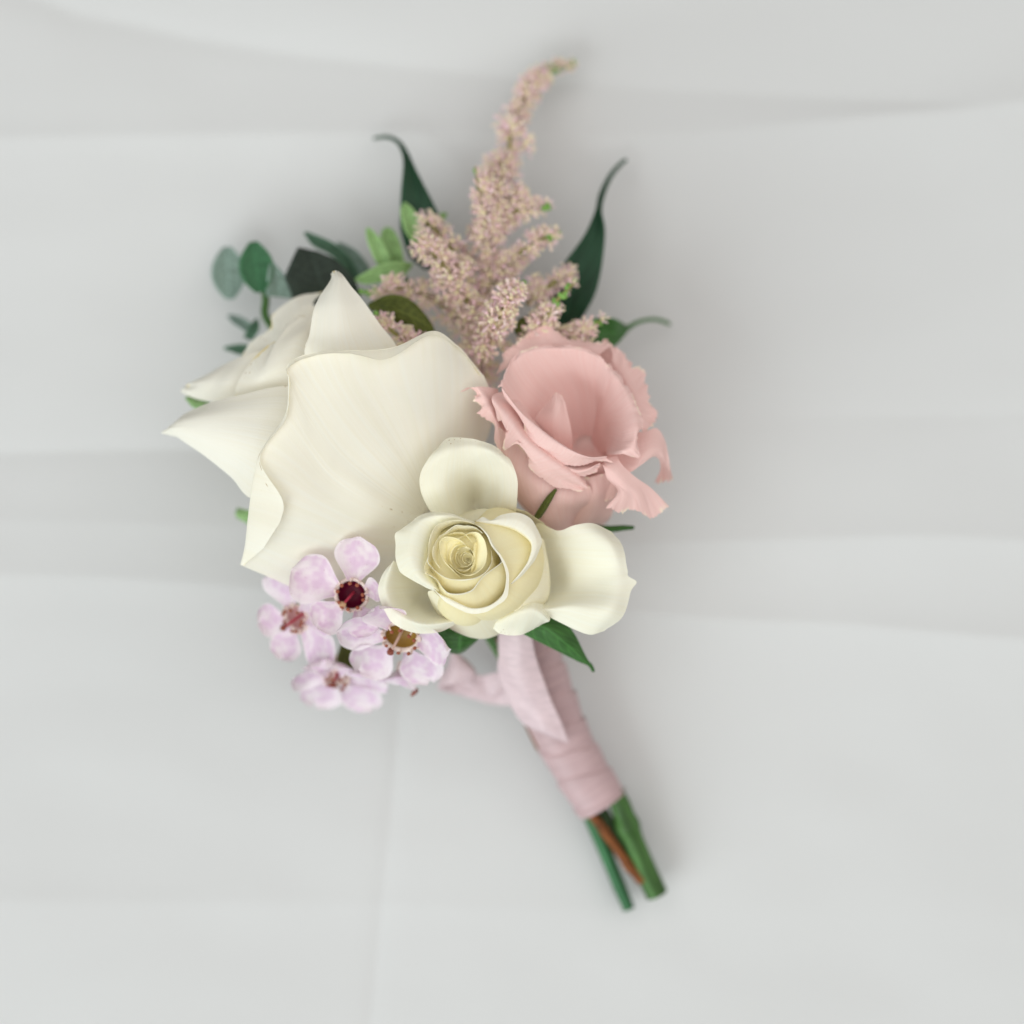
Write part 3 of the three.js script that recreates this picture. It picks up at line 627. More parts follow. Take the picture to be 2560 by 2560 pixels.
  P([
    [[545, 600, 32], [720, 830, 33.5], [900, 1030, 34.5], [1080, 1180, 35]],
    [[410, 652, 37.5], [540, 800, 39], [680, 980, 40], [860, 1130, 40], [1050, 1260, 38.5], [1150, 1355, 36.8]],
    [[425, 740, 37.6], [500, 890, 39], [610, 1020, 40], [760, 1180, 39.8], [930, 1300, 38.6], [1120, 1375, 36.6]],
    [[428, 700, 37], [455, 832, 37.4], [520, 838, 38.5], [548, 900, 39.2], [503, 960, 39.6], [505, 1075, 39.6], [600, 1012, 40.2], [662, 1050, 39.8], [690, 1130, 39.2], [702, 1215, 38.8], [780, 1290, 38.4], [870, 1340, 38], [1000, 1382, 37.6], [1110, 1392, 36.8], [1150, 1362, 36.2]],
  ], 90, { ruffle: 0.0005, frill: 0.0008, f: 8 });
  P([
    [[900, 1100, 36], [1100, 1180, 36.4], [1300, 1150, 36]],
    [[905, 1165, 38.6], [1080, 1235, 38.8], [1250, 1175, 38.4]],
    [[938, 1200, 38.2], [1010, 1255, 38], [1080, 1282, 37.8], [1180, 1262, 37.6], [1235, 1215, 37.6], [1254, 1185, 37.9]],
  ], 91, { ruffle: 0.0004, frill: 0.0008, f: 8 });
  P([
    [[1200, 1180, 36], [1300, 1150, 37], [1380, 1120, 36.6]],
    [[1266, 1192, 38.2], [1340, 1230, 38.6], [1420, 1190, 37.6]],
    [[1305, 1300, 38.4], [1430, 1340, 38], [1530, 1290, 36.6]],
    [[1385, 1400, 38.4], [1500, 1430, 37], [1650, 1375, 34.8]],
    [[1300, 1515, 39], [1345, 1535, 38.6], [1392, 1562, 37.6], [1450, 1548, 36.8], [1520, 1540, 36], [1590, 1575, 35], [1645, 1602, 34.4], [1720, 1570, 33.6], [1778, 1508, 33]],
  ], 92, { ruffle: 0.0004, frill: 0.0009, f: 5 });
  P([
    [[700, 920, 30], [900, 1060, 29], [1100, 1160, 29], [1270, 1140, 31]],
    [[600, 760, 36], [820, 970, 37.5], [1060, 1110, 37.5], [1290, 1130, 36.5]],
    [[485, 590, 38], [620, 762, 39.6], [760, 890, 40.6], [900, 1000, 41], [1050, 1088, 41], [1180, 1132, 40.6], [1300, 1125, 39.6]],
    [[500, 660, 37.8], [600, 790, 39.2], [700, 930, 40.2], [850, 1070, 40.6], [1010, 1135, 40.3], [1160, 1152, 39.6], [1300, 1140, 38.8]],
    [[480, 592, 37.2], [530, 690, 37.6], [570, 715, 37.8], [640, 830, 38.6], [665, 960, 39.2], [742, 1045, 39.4], [900, 1165, 39.2], [1080, 1190, 39], [1230, 1162, 38.6], [1350, 1172, 38.2]],
  ], 93, { ruffle: 0.0004, frill: 0.0008, f: 7 });
  part('sepal', sheet(VZ, [[[730, 1600, 33.5], [755, 1612, 34.2], [785, 1600, 33.5]], [[780, 1520, 36], [808, 1530, 36.6], [832, 1530, 36]], [[835, 1440, 37], [858, 1450, 37.4], [876, 1450, 37]], [[896, 1380, 37.6], [902, 1383, 37.6], [908, 1386, 37.6]]], { nu: 12, nv: 30, thick: 0.0004 }), M.olive, lisianthus);
  part('sepal', sheet(VZ, [[[1200, 1660, 25], [1200, 1690, 25.6], [1200, 1720, 25]], [[1320, 1668, 26], [1330, 1690, 26.6], [1340, 1712, 26]], [[1430, 1664, 26.4], [1435, 1680, 26.8], [1440, 1698, 26.4]], [[1510, 1672, 26], [1508, 1682, 26], [1506, 1690, 26]]], { nu: 12, nv: 24, thick: 0.0004 }), M.sepal, lisianthus);
}

part('stem', stalk([at(1420, 1250, 24), at(1330, 1500, 14), at(1370, 1760, 9), at(1450, 1930, 7.2), at(1498, 2014, 6.4), at(1543, 2092, 5.6), at(1590, 2172, 4.6)], (t) => 0.0012, { n: 60, m: 12 }), M.stemShaded, lisianthus);

// ---------------------------------------------------------------- astilbe
const astilbe = thing('astilbe', 'feathery pale pink astilbe plume reaching up above the roses', 'flower', at(1215, 780, 8));
{
  // one floret: five narrow petals, a cream heart and a few stamens
  const floretGeometry = (k) => {
    const gs = [], paint = (g, c) => { const n = g.attributes.position.count, a = new Float32Array(n * 3); for (let i = 0; i < n; i++) { a[i * 3] = c[0]; a[i * 3 + 1] = c[1]; a[i * 3 + 2] = c[2]; } g.setAttribute('color', new THREE.BufferAttribute(a, 3)); g.deleteAttribute('uv'); return g.index ? g.toNonIndexed() : g; };
    for (let i = 0; i < 6; i++) {
      const a = i / 6 * Math.PI * 2 + k + rr(-0.25, 0.25), l = rr(1.7, 2.8), g = new THREE.ConeGeometry(0.00032, l / 1000, 5, 1);
      g.scale(1, 1, 0.55); g.translate(0, l / 2000, 0); g.rotateZ(Math.PI); g.translate(0, l / 1000, 0);
      g.rotateX(rr(0.75, 1.25)); g.rotateY(a);
      gs.push(paint(g, [rr(0.88, 0.95), rr(0.62, 0.76), rr(0.62, 0.74)]));
    }
    for (let i = 0; i < 4; i++) {
      const g = new THREE.CylinderGeometry(0.00008, 0.00008, 0.0018, 4); g.translate(0, 0.0009, 0);
      const q = new THREE.IcosahedronGeometry(0.00026, 0); q.translate(0, 0.0019, 0);
      const rx = rr(0.1, 0.6), ry = rr(0, 6.28);
      for (const [s, c] of [[g, [0.85, 0.68, 0.62]], [q, [0.86, 0.78, 0.55]]]) { s.rotateX(rx); s.rotateY(ry); gs.push(paint(s, c)); }
    }
    const c = new THREE.IcosahedronGeometry(0.0005, 1); c.translate(0, 0.0004, 0); gs.push(paint(c, [0.86, 0.78, 0.5]));
    const m = mergeGeometries(gs); m.deleteAttribute('normal'); m.computeVertexNormals();
    return m;
  };
  const kinds = [0, 0.4, 0.8, 1.3].map(floretGeometry), budGeometry = new THREE.IcosahedronGeometry(0.0005, 1);
  budGeometry.scale(1, 1.35, 1);
  // axis from tip to foot, radius (view units) along it, how many florets, share of green buds at the tip
  const plumes = [
    [[[1330, 140, 4], [1260, 150, 5], [1150, 200, 7], [1060, 320, 9], [1000, 440, 11], [960, 600, 13], [920, 740, 15], [880, 900, 17], [850, 1050, 18], [860, 1200, 18], [850, 1400, 17], [830, 1700, 15]], (t) => t < 0.2 ? lerp(14, 48, t / 0.2) : t < 0.62 ? lerp(48, 112, (t - 0.2) / 0.42) : lerp(112, 60, (t - 0.62) / 0.38), 330, 0.1],
    [[[770, 720, 20], [790, 860, 21], [830, 980, 20], [860, 1080, 18]], (t) => lerp(35, 85, t), 62, 0.04],
    [[[1195, 955, 17], [1060, 950, 18], [940, 1000, 17]], (t) => lerp(32, 62, t), 40, 0.1],
    [[[1250, 1090, 19], [1130, 1140, 20], [1000, 1230, 19], [880, 1360, 16]], (t) => lerp(34, 80, t), 80, 0.12],
    [[[415, 1110, 22], [520, 1200, 23.5], [620, 1330, 23.5], [720, 1480, 22], [800, 1620, 19]], (t) => lerp(48, 92, Math.min(1, t * 2)), 120, 0.06],
    [[[460, 1000, 18], [550, 1090, 19], [640, 1200, 18], [740, 1350, 16]], (t) => lerp(42, 74, t), 60, 0.04],
    [[[1050, 1375, 29], [960, 1480, 29.5], [890, 1600, 28], [830, 1760, 24]], (t) => lerp(48, 88, t), 100, 0.06],
    [[[1345, 1370, 26], [1240, 1470, 27], [1160, 1590, 26], [1060, 1720, 22]], (t) => lerp(34, 66, t), 62, 0.26],
    [[[1495, 1590, 24], [1400, 1640, 25], [1310, 1690, 23], [1180, 1740, 20]], (t) => lerp(24, 60, t), 46, 0.12],
    [[[120, 1440, 20], [280, 1410, 21], [440, 1430, 20], [600, 1530, 18], [740, 1680, 15]], (t) => lerp(40, 74, t), 90, 0.08],
    [[[190, 1560, 28], [290, 1650, 28], [390, 1720, 26], [520, 1780, 22]], (t) => lerp(30, 56, t), 46, 0.04],
    [[[1330, 1310, 18], [1200, 1390, 19], [1060, 1500, 17]], (t) => lerp(40, 62, t), 46, 0.05],
    [[[760, 1690, 20], [800, 1790, 19], [830, 1900, 14]], (t) => lerp(80, 60, t), 56, 0],
  ];
  const all = [], Y = V3(0, 1, 0);
  for (const [axis, radius, count, green] of plumes) {
    const pts = axis.map((p) => V5(...p)), unit = S / 2.273 * 0.96;
    const spine = part('plume', stalk(pts, (t) => 0.00022 + 0.00035 * t, { n: 36, m: 7 }), M.twig, astilbe);
    const buds = [];
    for (let i = 0; i < count * 0.85; i++) {
      const t = Math.pow(rnd(), 0.9), p = spline(pts, t), T = spline(pts, Math.min(1, t + 0.02)).sub(spline(pts, Math.max(0, t - 0.02))).normalize();
      const d = V3(rr(-1, 1), rr(-1, 1), rr(-1, 1)); d.addScaledVector(T, -d.dot(T)); if (d.lengthSq() < 0.02) continue; d.normalize();
      const lump = 1.04 + 0.85 * N(t * 11, d.x * 1.6, d.z * 1.6 + count), r = radius(t) * (0.35 + 0.65 * smoothstep(t, 0, 0.16)) * unit * lump * Math.sqrt(rr(0.15, 1.35));
      const q = p.clone().addScaledVector(d, Math.max(0.0004, r - 0.0009)), dir = d.clone().addScaledVector(T, -0.55).add(V3(rr(-0.3, 0.3), rr(-0.3, 0.3), rr(-0.3, 0.3))).normalize();
      if (q.y < 0.0016) q.y = 0.0016;
      if (t < green * 1.7 && rnd() < 0.8) { const b = budGeometry.clone(); b.applyQuaternion(new THREE.Quaternion().setFromUnitVectors(Y, dir)); { const k = rr(0.6, 1.25); b.scale(k, k, k); }; b.translate(q.x, q.y, q.z); buds.push(b); continue; }
      all.push({ q, dir, turn: rr(0, 6.28), size: rr(0.55, 1.2) * (0.6 + 0.4 * smoothstep(t, 0, 0.2)), k: Math.floor(rnd() * 4), spine });
    }
    if (buds.length) { const g = mergeGeometries(buds); const b = part('green_bud', g, M.bud, spine); b.userData.kind = 'stuff'; }
  }
  // the ones nearest the viewer are pieces of their own, the rest one mass
  all.sort((a, b) => b.q.y - a.q.y);
  const matrix = (f, base) => new THREE.Matrix4().compose(f.q.clone().sub(base), new THREE.Quaternion().setFromUnitVectors(Y, f.dir).multiply(new THREE.Quaternion().setFromAxisAngle(Y, f.turn)), V3(f.size, f.size, f.size));
  for (const f of all.slice(0, 300)) {
    const m = new THREE.Mesh(kinds[f.k], M.floret);
    m.name = 'floret'; m.castShadow = m.receiveShadow = true;
    matrix(f, astilbe.position.clone().add(f.spine.position)).decompose(m.position, m.quaternion, m.scale);
    f.spine.add(m);
  }
  const rest = all.slice(300), mass = new THREE.InstancedMesh(kinds[2], M.floret, rest.length);
  rest.forEach((f, i) => mass.setMatrixAt(i, matrix(f, astilbe.position)));
  mass.name = 'floret_mass'; mass.userData.kind = 'stuff'; mass.castShadow = mass.receiveShadow = true;
  astilbe.add(mass);
  part('leaf', sheet(V5, [[[160, 1500, 23], [165, 1515, 23], [175, 1530, 23]], [[260, 1455, 25], [290, 1530, 26], [300, 1610, 24.6]], [[360, 1460, 25.6], [390, 1560, 26.4], [400, 1670, 25]], [[460, 1530, 25], [480, 1610, 25.6], [480, 1690, 24.6]], [[535, 1650, 23.6], [545, 1670, 23.6], [540, 1690, 23.4]]], { nu: 24, nv: 40, thick: 0.0004, wave: (u, v) => 0.0003 * N(u * 8, v * 8, 5) }), M.olive, astilbe);
  part('leaf', sheet(V5, [[[990, 1650, 23], [1010, 1680, 23], [1030, 1700, 23]], [[1020, 1590, 24], [1050, 1630, 24.4], [1080, 1670, 24]], [[1075, 1570, 24], [1085, 1590, 24], [1095, 1610, 24]]], { nu: 16, nv: 20, thick: 0.0004 }), M.olive, astilbe);
  part('stem', stalk([V5(830, 1600, 15), at(1195, 1000, 10), at(1190, 1400, 9), at(1300, 1760, 9), at(1420, 1970, 8), at(1490, 2050, 8.4), at(1530, 2105, 8), at(1572, 2165, 7.4), at(1606, 2204, 6.8)], (t) => 0.00095 + 0.0002 * N(t * 30, 1, 2), { n: 70, m: 10 }), M.stemBrown, astilbe);
}

// ---------------------------------------------------------------- wax flowers
function rawPetal(w, l, cup, k) {
  const net = [];
  for (let j = 0; j <= 9; j++) {
    const v = j / 9, half = w * 0.5 * (v < 0.56 ? 0.24 + 0.76 * smoothstep(v, -0.1, 0.56) : Math.sqrt(Math.max(0.02, 1 - Math.pow((v - 0.56) / 0.442, 2)))), row = [];
    for (let i = 0; i <= 4; i++) { const u = i / 4 * 2 - 1; row.push([u * half, cup * (u * u * 0.8 + v * v * 1.1) - cup * 0.5 * v + 0.25 * N(u * 2, v * 3, k), v * l]); }
    net.push(row);
  }
  return sheet(mm, net, { nu: 22, nv: 24, wave: (u, v) => 0.00022 * smoothstep(v, 0.3, 1) * N(u * 7, v * 3, k + 9) });
}
const waxPetals = [0, 1, 2, 3].map((k) => rawPetal(7.6 + 0.4 * k, 7.6 - 0.3 * k, 1 + 0.25 * k, k * 13));
function stamenGeometry(r, k) {
  const paint = (g, c) => { const n = g.attributes.position.count, a = new Float32Array(n * 3); for (let i = 0; i < n; i++) { a[i * 3] = c[0]; a[i * 3 + 1] = c[1]; a[i * 3 + 2] = c[2]; } g.setAttribute('color', new THREE.BufferAttribute(a, 3)); g.deleteAttribute('uv'); return g; };
  const f = stalk([mm(0, 0, r), mm(0, 0.7, r + 0.25), mm(0.1 * k, 1.3, r + 0.1), mm(0.2 * k, 1.6, r - 0.35)], (t) => 0.00026 - 0.00014 * t, { n: 10, m: 6 });
  const a = new THREE.IcosahedronGeometry(0.00036, 1); a.scale(1.1, 0.9, 1); a.translate(0.0002 * k, 0.00165, (r - 0.45) / 1000);
  return mergeGeometries([paint(f, [0.82, 0.66, 0.58]), paint(a.index ? a : (() => { a.setIndex([...Array(a.attributes.position.count).keys()]); return a; })(), [0.3, 0.09, 0.05])]);
}
// facing: the way the blossom looks; petals: [angle, tilt, scale, variant] with angle 0 towards the right of the photograph and 90 up
function blossom(label, centre, facing, cupR, petals, lining, o = {}) {
  const t = thing('wax_flower', label, 'flower', centre, 'pale lilac wax flowers below the large rose');
  const n = facing.clone().normalize(), x = V3(1, 0, 0).addScaledVector(n, -n.x).normalize(), z = x.clone().cross(n);
  t.quaternion.setFromRotationMatrix(new THREE.Matrix4().makeBasis(x, n, z));
  const add = (name, g, mat, root = t) => { const m = new THREE.Mesh(g, mat); m.name = name; m.castShadow = m.receiveShadow = true; root.add(m); return m; };
  const R = cupR, lathe = (pts) => new THREE.LatheGeometry(pts.map(([r, y]) => new THREE.Vector2(Math.max(r, 0) / 1000, y / 1000)), 40);
  const cup = add('cup', lathe([[0.4, -4.6], [0.9, -4.4], [1.5, -3.4], [R * 0.75, -2], [R * 1.02, -0.5], [R * 1.1, 0.1], [R * 1.04, 0.4], [R * 0.9, 0.15], [R * 0.86, -0.2]]), M.blossomCup);
  add('cup_lining', lathe([[R * 0.86, -0.2], [R * 0.8, -0.8], [R * 0.66, -1.6], [R * 0.4, -2.1], [0.02, -2.2]]), lining, cup);
  for (const [ang, tilt, sc, kind, label2] of petals) {
    const m = add('petal', waxPetals[kind % 4], M.lilac), a = ang * Math.PI / 180;
    // local +z of the petal points outward; its tilt lifts it from the cup's plane
    m.quaternion.setFromAxisAngle(V3(0, 1, 0), a + Math.PI / 2).multiply(new THREE.Quaternion().setFromAxisAngle(V3(1, 0, 0), -tilt * Math.PI / 180));
    m.position.set(Math.cos(a) * R * 0.95 / 1000, -0.0001, -Math.sin(a) * R * 0.95 / 1000);
    m.scale.setScalar(sc);
  }
  const sg = [-1, 0, 1].map((k) => stamenGeometry(R * 0.95, k));
  for (let i = 0; i < 10; i++) { const m = add('stamen', sg[i % 3], M.stamen); m.rotation.y = i / 10 * Math.PI * 2 + rr(-0.12, 0.12); m.scale.set(1, rr(0.75, 1.15), rr(0.97, 1.06)); }
  const tip = o.tip ?? [0.6, 2.2, 1.2];
  const st = add('style', stalk([mm(0, -2.2, 0), mm(tip[0] * 0.3, -0.4, tip[2] * 0.3), mm(tip[0] * 0.7, tip[1] * 0.6, tip[2] * 0.7), mm(...tip)], (s) => 0.0003 - 0.00008 * s, { n: 14, m: 8 }), o.style ?? M.style);
  const sg2 = new THREE.IcosahedronGeometry(0.00062, 2), p = sg2.attributes.position;
  for (let i = 0; i < p.count; i++) { const k = 1 + 0.35 * N(p.getX(i) * 2500, p.getY(i) * 2500, p.getZ(i) * 2500); p.setXYZ(i, p.getX(i) * k, p.getY(i) * k, p.getZ(i) * k); }
  sg2.computeVertexNormals(); sg2.translate(tip[0] / 1000, tip[1] / 1000, tip[2] / 1000);
  add('stigma', sg2, o.stigma ?? M.stigma, st);
  add('stalk', stalk([mm(0, -4.4, 0), mm(0.5, -8, 0.4), mm(1.5, -12, -0.6)], 0.0005, { n: 12, m: 8 }), M.stemThin);
  return t;
}
blossom('wax flower with an open dark maroon cup and crimson style', V4(862, 690, 35), V3(-0.12, 1, 0.18), 3.0, [[80, 4, 1.12, 0], [156, 8, 1.25, 1], [222, 8, 0.85, 2], [300, 6, 0.8, 3], [18, 30, 0.6, 1]], M.maroon, { tip: [-1.4, 1.4, 1.6] });
blossom('wax flower farthest left, blurred, with reddish stamens', V4(405, 880, 24), V3(-0.55, 0.8, 0.35), 2.7, [[28, 10, 1.2, 2], [108, 14, 1.05, 0], [190, 26, 0.78, 3], [258, 22, 0.86, 1], [326, 8, 1.25, 0]], M.rosy, { tip: [-1.2, 2.6, 1.4], stigma: M.stigmaDark });
blossom('wax flower with an amber cup and brown tipped stamens touching the small rose', V4(1275, 1040, 34.6), V3(-0.12, 0.72, 0.62), 3.4, [[172, 6, 1.12, 0], [112, 10, 1.02, 2], [226, 4, 1.12, 1], [4, 16, 1.02, 3], [296, -6, 1.14, 0]], M.amber, { tip: [-1.6, 2.7, 1.5], style: M.stylePale, stigma: M.stigmaDark });
blossom('wax flower lowest of the cluster, blurred, with a rosy orange centre', V4(740, 1370, 19), V3(-0.1, 0.55, 0.85), 2.3, [[244, 2, 1.14, 0], [312, 4, 1.16, 1], [170, 14, 0.95, 2], [100, 6, 1.15, 3], [15, 8, 1.1, 0]], M.rosy, { tip: [-0.6, 1.6, 0.6], stigma: M.stigmaDark });
{
  const bud = thing('wax_flower', 'half hidden wax flower with a curled petal and brown tip at the lower edge', 'flower', V4(1260, 1350, 26), 'pale lilac wax flowers below the large rose');
  const P = (net, name = 'petal', mat = M.lilac) => part(name, sheet(V4, net, { nu: 24, nv: 24, wave: ripple(140, 0.0004) }), mat, bud);
  P([[[1200, 1330, 25], [1230, 1320, 25.6], [1260, 1310, 25]], [[1090, 1400, 26], [1240, 1375, 28], [1370, 1370, 26.5]], [[1060, 1415, 25], [1230, 1410, 27], [1400, 1420, 26]], [[1200, 1425, 25], [1310, 1460, 26], [1395, 1490, 25.5]]]);
  P([[[1180, 1300, 24], [1180, 1330, 24.6], [1190, 1360, 24]], [[1040, 1320, 26], [1040, 1350, 27], [1060, 1385, 26]], [[900, 1310, 26.5], [900, 1350, 27.6], [920, 1390, 26.5]], [[800, 1335, 25.5], [810, 1345, 25.7], [825, 1360, 25.5]]]);
  part('cup', stalk([V4(1300, 1250, 24), V4(1305, 1320, 24.5), V4(1310, 1385, 25)], (t) => 0.0016 - 0.0006 * Math.abs(t - 0.5), { n: 14, m: 14 }), M.blossomCup, bud);
  part('dark_tip', stalk([V4(1395, 1480, 25), V4(1385, 1505, 24.5), V4(1360, 1530, 24)], (t) => 0.0006 * (1 - 0.6 * t), { n: 8, m: 8 }), M.stigmaDark, bud);
}
{
  const t = thing('leaf', 'dark olive leaf behind the cluster of wax flowers', 'leaf', V4(850, 1220, 18));
  part('blade', sheet(V4, [[[780, 1090, 22], [800, 1080, 22.4], [830, 1080, 22]], [[750, 1200, 20], [850, 1180, 21], [950, 1180, 20]], [[740, 1290, 18], [860, 1290, 19], [1000, 1290, 18]], [[760, 1340, 15], [880, 1345, 16], [980, 1340, 15]]], { nu: 20, nv: 24, thick: 0.0004 }), M.olive, t);
}

// ---------------------------------------------------------------- leaves
// a blade given by its two edges and the height of its midrib
function blade(P, left, right, fold = 0.8) {
  return left.map(([x, y, h], i) => { const [a, b, c] = right[i]; return [[x, y, h], [(x * 3 + a) / 4, (y * 3 + b) / 4, (h * 3 + c) / 4 - fold * 0.6], [(x + a) / 2, (y + b) / 2, (h + c) / 2 - fold], [(x + a * 3) / 4, (y + b * 3) / 4, (h + c * 3) / 4 - fold * 0.6], [a, b, c]]; });
}
{
  const t = thing('ruscus_leaf', 'dark green pointed leaf left of the plume with a tip curled to the left', 'leaf', V5(450, 1000, 8));
  part('blade', sheet(V5, blade(V5, [[480, 1300, 12], [400, 1230, 13], [350, 1090, 14], [346, 980, 14.4], [352, 850, 14], [362, 720, 12], [352, 640, 9], [322, 582, 7], [263, 556, 5], [190, 562, 4]], [[620, 1300, 12], [610, 1180, 13], [598, 1080, 13.6], [562, 1000, 14], [508, 890, 13.6], [432, 740, 11.6], [386, 640, 9], [336, 574, 7], [267, 546, 5], [192, 557, 4]]), { nu: 20, nv: 90, thick: 0.00045 }), M.ruscus, t);
}
{
  const t = thing('ruscus_leaf', 'dark green pointed leaf right of the plume with its tip bent to the right', 'leaf', V5(1400, 1300, 8));
  part('blade', sheet(V5, blade(V5, [[1200, 1640, 11], [1190, 1500, 13], [1210, 1360, 14], [1290, 1250, 14.4], [1390, 1110, 14], [1452, 970, 12], [1472, 880, 9], [1526, 774, 7], [1580, 710, 5], [1624, 676, 4]], [[1330, 1640, 11], [1395, 1540, 13], [1450, 1430, 14], [1484, 1280, 14], [1502, 1090, 13.6], [1486, 970, 12], [1502, 880, 9], [1541, 784, 7], [1590, 718, 5], [1630, 682, 4]]), { nu: 20, nv: 90, thick: 0.00045 }), M.ruscus, t);
}
{
  const t = thing('ruscus_leaf', 'small green leaf with a thin curved tendril tip above the pink bloom', 'leaf', V5(1500, 1650, 8));
  part('blade', sheet(V5, blade(V5, [[1380, 1800, 16], [1440, 1780, 17], [1500, 1745, 16.6], [1560, 1735, 15], [1615, 1680, 12], [1648, 1640, 9], [1698, 1608, 7], [1770, 1592, 5], [1831, 1602, 4], [1873, 1620, 3.6]], [[1330, 1680, 17], [1400, 1610, 18], [1480, 1580, 17.6], [1560, 1588, 16], [1606, 1610, 12], [1634, 1622, 9], [1695, 1597, 7], [1770, 1583, 5], [1833, 1592, 4], [1876, 1612, 3.6]]), { nu: 20, nv: 80, thick: 0.00045 }), M.sepal, t);
}
{
  const t = thing('leaf_sprig', 'sprig of bright light green young leaves left of the astilbe', 'leaves', V6(1330, 450, 8));
  const L = (l, r) => part('leaf', sheet(V6, blade(V6, l, r, 0.5), { nu: 16, nv: 36, thick: 0.0004 }), M.lime, t);
  L([[1270, 470, 13], [1225, 390, 15], [1185, 290, 15.5], [1170, 220, 15], [1172, 192, 14.6]], [[1330, 470, 13], [1330, 400, 15], [1280, 290, 15.5], [1215, 210, 15], [1180, 188, 14.6]]);
  L([[1340, 470, 12], [1300, 380, 13.5], [1270, 280, 13.5], [1275, 210, 13], [1300, 186, 12.6]], [[1420, 470, 12], [1415, 390, 13.5], [1390, 280, 13.5], [1350, 205, 13], [1312, 184, 12.6]]);
  L([[1480, 430, 16], [1400, 415, 17], [1280, 430, 17.4], [1160, 490, 16.6], [1095, 530, 15.6]], [[1470, 450, 16], [1420, 500, 17], [1300, 540, 17.4], [1170, 560, 16.6], [1098, 542, 15.6]]);
  L([[1500, 300, 14], [1440, 220, 15], [1410, 130, 15.4], [1404, 60, 15], [1420, 20, 14.4]], [[1580, 280, 14], [1550, 200, 15], [1520, 120, 15.4], [1470, 50, 15], [1430, 18, 14.4]]);
  L([[1600, 140, 15], [1640, 110, 15.4], [1680, 84, 15]], [[1640, 160, 15], [1690, 130, 15.4], [1712, 92, 15]]);
  part('twig', stalk([V6(1500, 600, 12), V6(1400, 500, 13), V6(1330, 450, 13), V6(1290, 400, 13)], 0.0005, { n: 16, m: 8 }), M.stemThin, t);
}
{
  const t = thing('eucalyptus_sprig', 'eucalyptus sprig with round green leaves behind the large rose', 'eucalyptus', V6(600, 600, 6));
  const round = (cx, cy, rx, ry, turn, h, tilt, mat, label) => {
    const net = [];
    for (let j = 0; j <= 6; j++) { const v = j / 6, a = Math.max(0.06, Math.sin(Math.PI * clamp(v, 0.03, 0.97))), row = []; for (let i = 0; i <= 4; i++) { const u = (i / 4 * 2 - 1), x = u * rx * Math.pow(a, 0.6), y = (v * 2 - 1) * ry; row.push([cx + x * Math.cos(turn) - y * Math.sin(turn), cy + x * Math.sin(turn) + y * Math.cos(turn), h + tilt * u + 0.7 * u * u + 0.5 * (v - 0.5)]); } net.push(row); }
    part('leaf', sheet(V6, net, { nu: 20, nv: 26, thick: 0.0004 }), mat, t, label);
  };
  round(245, 490, 112, 172, -0.06, 7, 1.2, M.sage, 'pale grey green round leaf');
  round(432, 450, 112, 168, -0.12, 14, 0.4, M.eucalyptus, 'bright green round leaf');
  const P = (l, r, mat, label) => part('leaf', sheet(V6, blade(V6, l, r, 0.6), { nu: 18, nv: 34, thick: 0.0004 }), mat, t, label);
  P([[500, 640, 13], [505, 560, 15], [515, 470, 15.6], [530, 420, 15]], [[690, 660, 12], [650, 560, 14], [590, 470, 15], [540, 418, 15]], M.sage, 'pale sage leaf seen from the side');
  P([[690, 700, 15], [655, 590, 16], [628, 518, 16.6], [670, 410, 16.6], [712, 322, 16]], [[1130, 700, 14], [1110, 590, 15.6], [1060, 500, 16], [960, 400, 16], [840, 345, 16]], M.slate, 'dark slate green leaf with angular edges');
  P([[1060, 560, 10], [1010, 440, 12], [920, 360, 13], [810, 300, 13], [752, 222, 12]], [[1130, 520, 10], [1060, 390, 12], [960, 300, 13], [860, 250, 13], [770, 215, 12]], M.greyGreen, 'sage green leaf on top');
  P([[1060, 560, 7], [1050, 450, 9], [1010, 350, 9.4], [970, 290, 9]], [[1200, 520, 7], [1180, 440, 9], [1100, 340, 9.4], [990, 285, 9]], M.sage, 'pale leaf seen below the dark one');
  P([[390, 900, 10], [330, 860, 9], [270, 820, 7], [240, 780, 5]], [[420, 850, 10], [370, 810, 9], [310, 780, 7], [250, 770, 5]], M.sage, 'small pale leaf');
  P([[350, 920, 11], [370, 880, 12], [400, 830, 12], [430, 800, 11]], [[400, 940, 11], [430, 900, 12], [450, 850, 12], [440, 800, 11]], M.greyGreen, 'small grey green leaf');
  P([[400, 980, 11], [340, 970, 11], [270, 975, 10], [215, 990, 9]], [[390, 1030, 11], [330, 1035, 11], [260, 1015, 10], [218, 998, 9]], M.greyGreen, 'small green leaf by the petal');
  part('twig', stalk([V6(640, 960, 11), V6(545, 860, 12), V6(490, 770, 12), V6(495, 680, 12), V6(500, 610, 12), V6(600, 540, 10)], 0.00075, { n: 30, m: 10 }), M.stem, t);
}

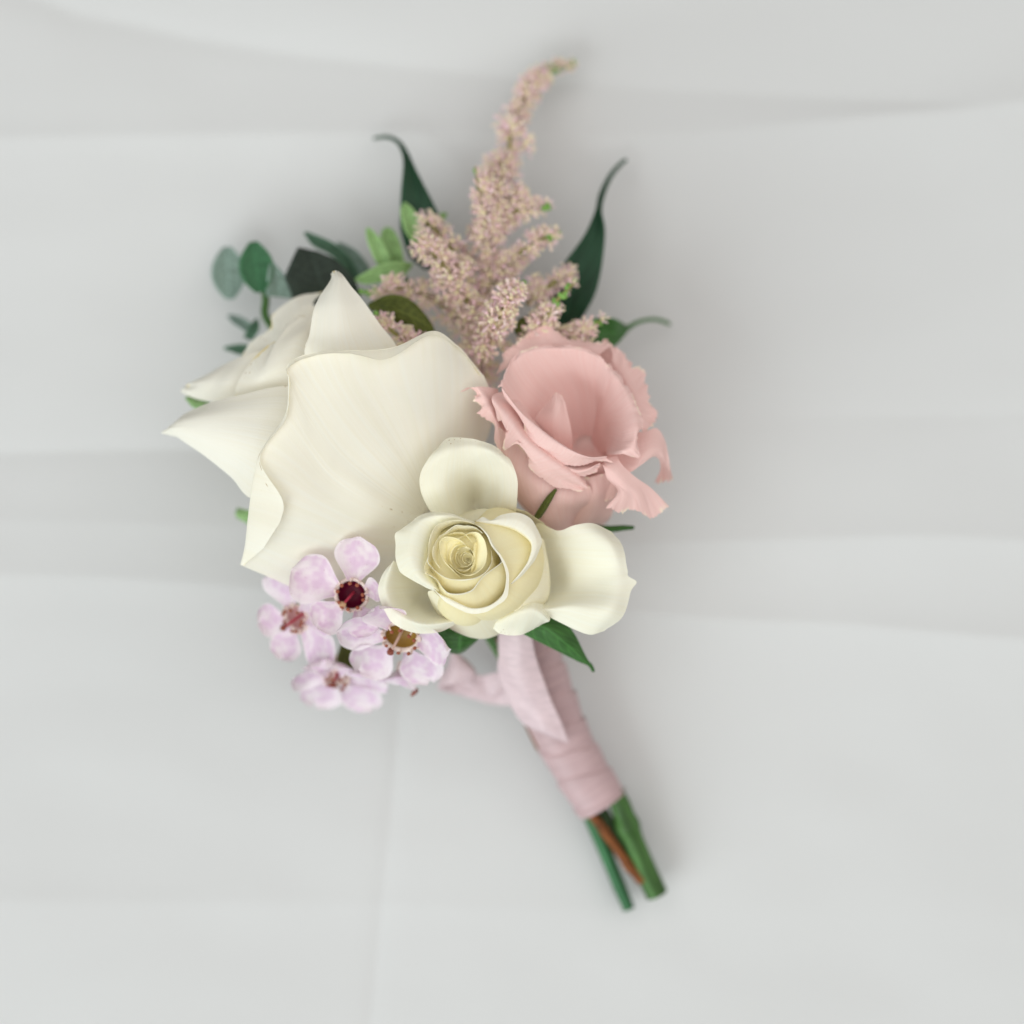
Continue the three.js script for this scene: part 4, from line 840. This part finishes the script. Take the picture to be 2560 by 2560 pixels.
// ---------------------------------------------------------------- ribbon
const ribbon = thing('ribbon', 'pale pink satin ribbon wound round the stems with a folded end', 'ribbon', at(1380, 1850, 0));
{
  const axis = [V8(640, 60, 17), V8(700, 220, 14), V8(790, 460, 11.5), V8(880, 700, 9.6), V8(1000, 930, 8.4), V8(1145, 1155, 7.4)];
  const wind = (t, a) => { const q = t * 7 + a / (Math.PI * 2) + 0.3 * N(t * 5, a * 0.7, 3), s = q - Math.floor(q); return 1 + 0.1 * smoothstep(s, 0, 0.08) * (1 - s) + 0.012 * N(t * 40, a * 2, 7); };
  part('wrap', stalk(axis, (t, a) => (0.0053 - 0.0004 * t) * wind(t, a), { n: 180, m: 44, flat: 0.86 }), M.ribbonWrap, ribbon);
  // a turn with a free edge at the lower end and another higher up
  part('tail', sheet(V8, [
    [[500, 40, 23], [600, 60, 25], [700, 90, 25]],
    [[495, 220, 20.6], [610, 240, 23], [725, 230, 22.6]],
    [[490, 330, 18.6], [630, 400, 20.6], [775, 380, 20.6]],
    [[560, 500, 16.6], [700, 540, 18.6], [832, 530, 18.8]],
    [[640, 640, 14.6], [760, 660, 17.2], [888, 650, 17.2]],
    [[760, 705, 15], [845, 725, 16.4], [912, 720, 16.4]],
    [[910, 757, 15.6], [924, 766, 15.8], [936, 772, 15.8]],
  ], { nu: 30, nv: 60, thick: 0.0003, wave: (u, v) => 0.0004 * N(u * 2, v * 6, 120) }), M.ribbon, ribbon);
  part('loop', sheet(V8, [
    [[560, 330, 12], [600, 430, 11], [640, 540, 10]],
    [[470, 330, 11], [500, 440, 9.6], [560, 530, 8.6]],
    [[390, 350, 10], [400, 440, 8.6], [420, 520, 7.6]],
    [[270, 330, 11], [250, 400, 9.6], [220, 460, 8.6]],
    [[190, 300, 13], [150, 360, 12], [110, 430, 11]],
  ], { nu: 24, nv: 40, thick: 0.0003, wave: (u, v) => 0.0005 * N(u * 3, v * 4, 121) }), M.ribbon, ribbon);
  part('loop', sheet(V8, [
    [[110, 420, 12], [140, 340, 12.6], [180, 280, 12]],
    [[190, 400, 14.6], [220, 300, 15.4], [200, 200, 15]],
    [[320, 390, 14], [330, 320, 15], [250, 220, 15]],
    [[345, 350, 12.6], [340, 310, 13.4], [300, 260, 13]],
  ], { nu: 24, nv: 30, thick: 0.0003 }), M.ribbon, ribbon);
}

scene.traverse((o) => { if (o.isMesh) o.castShadow = o.receiveShadow = true; });
renderer.render(scene, camera);
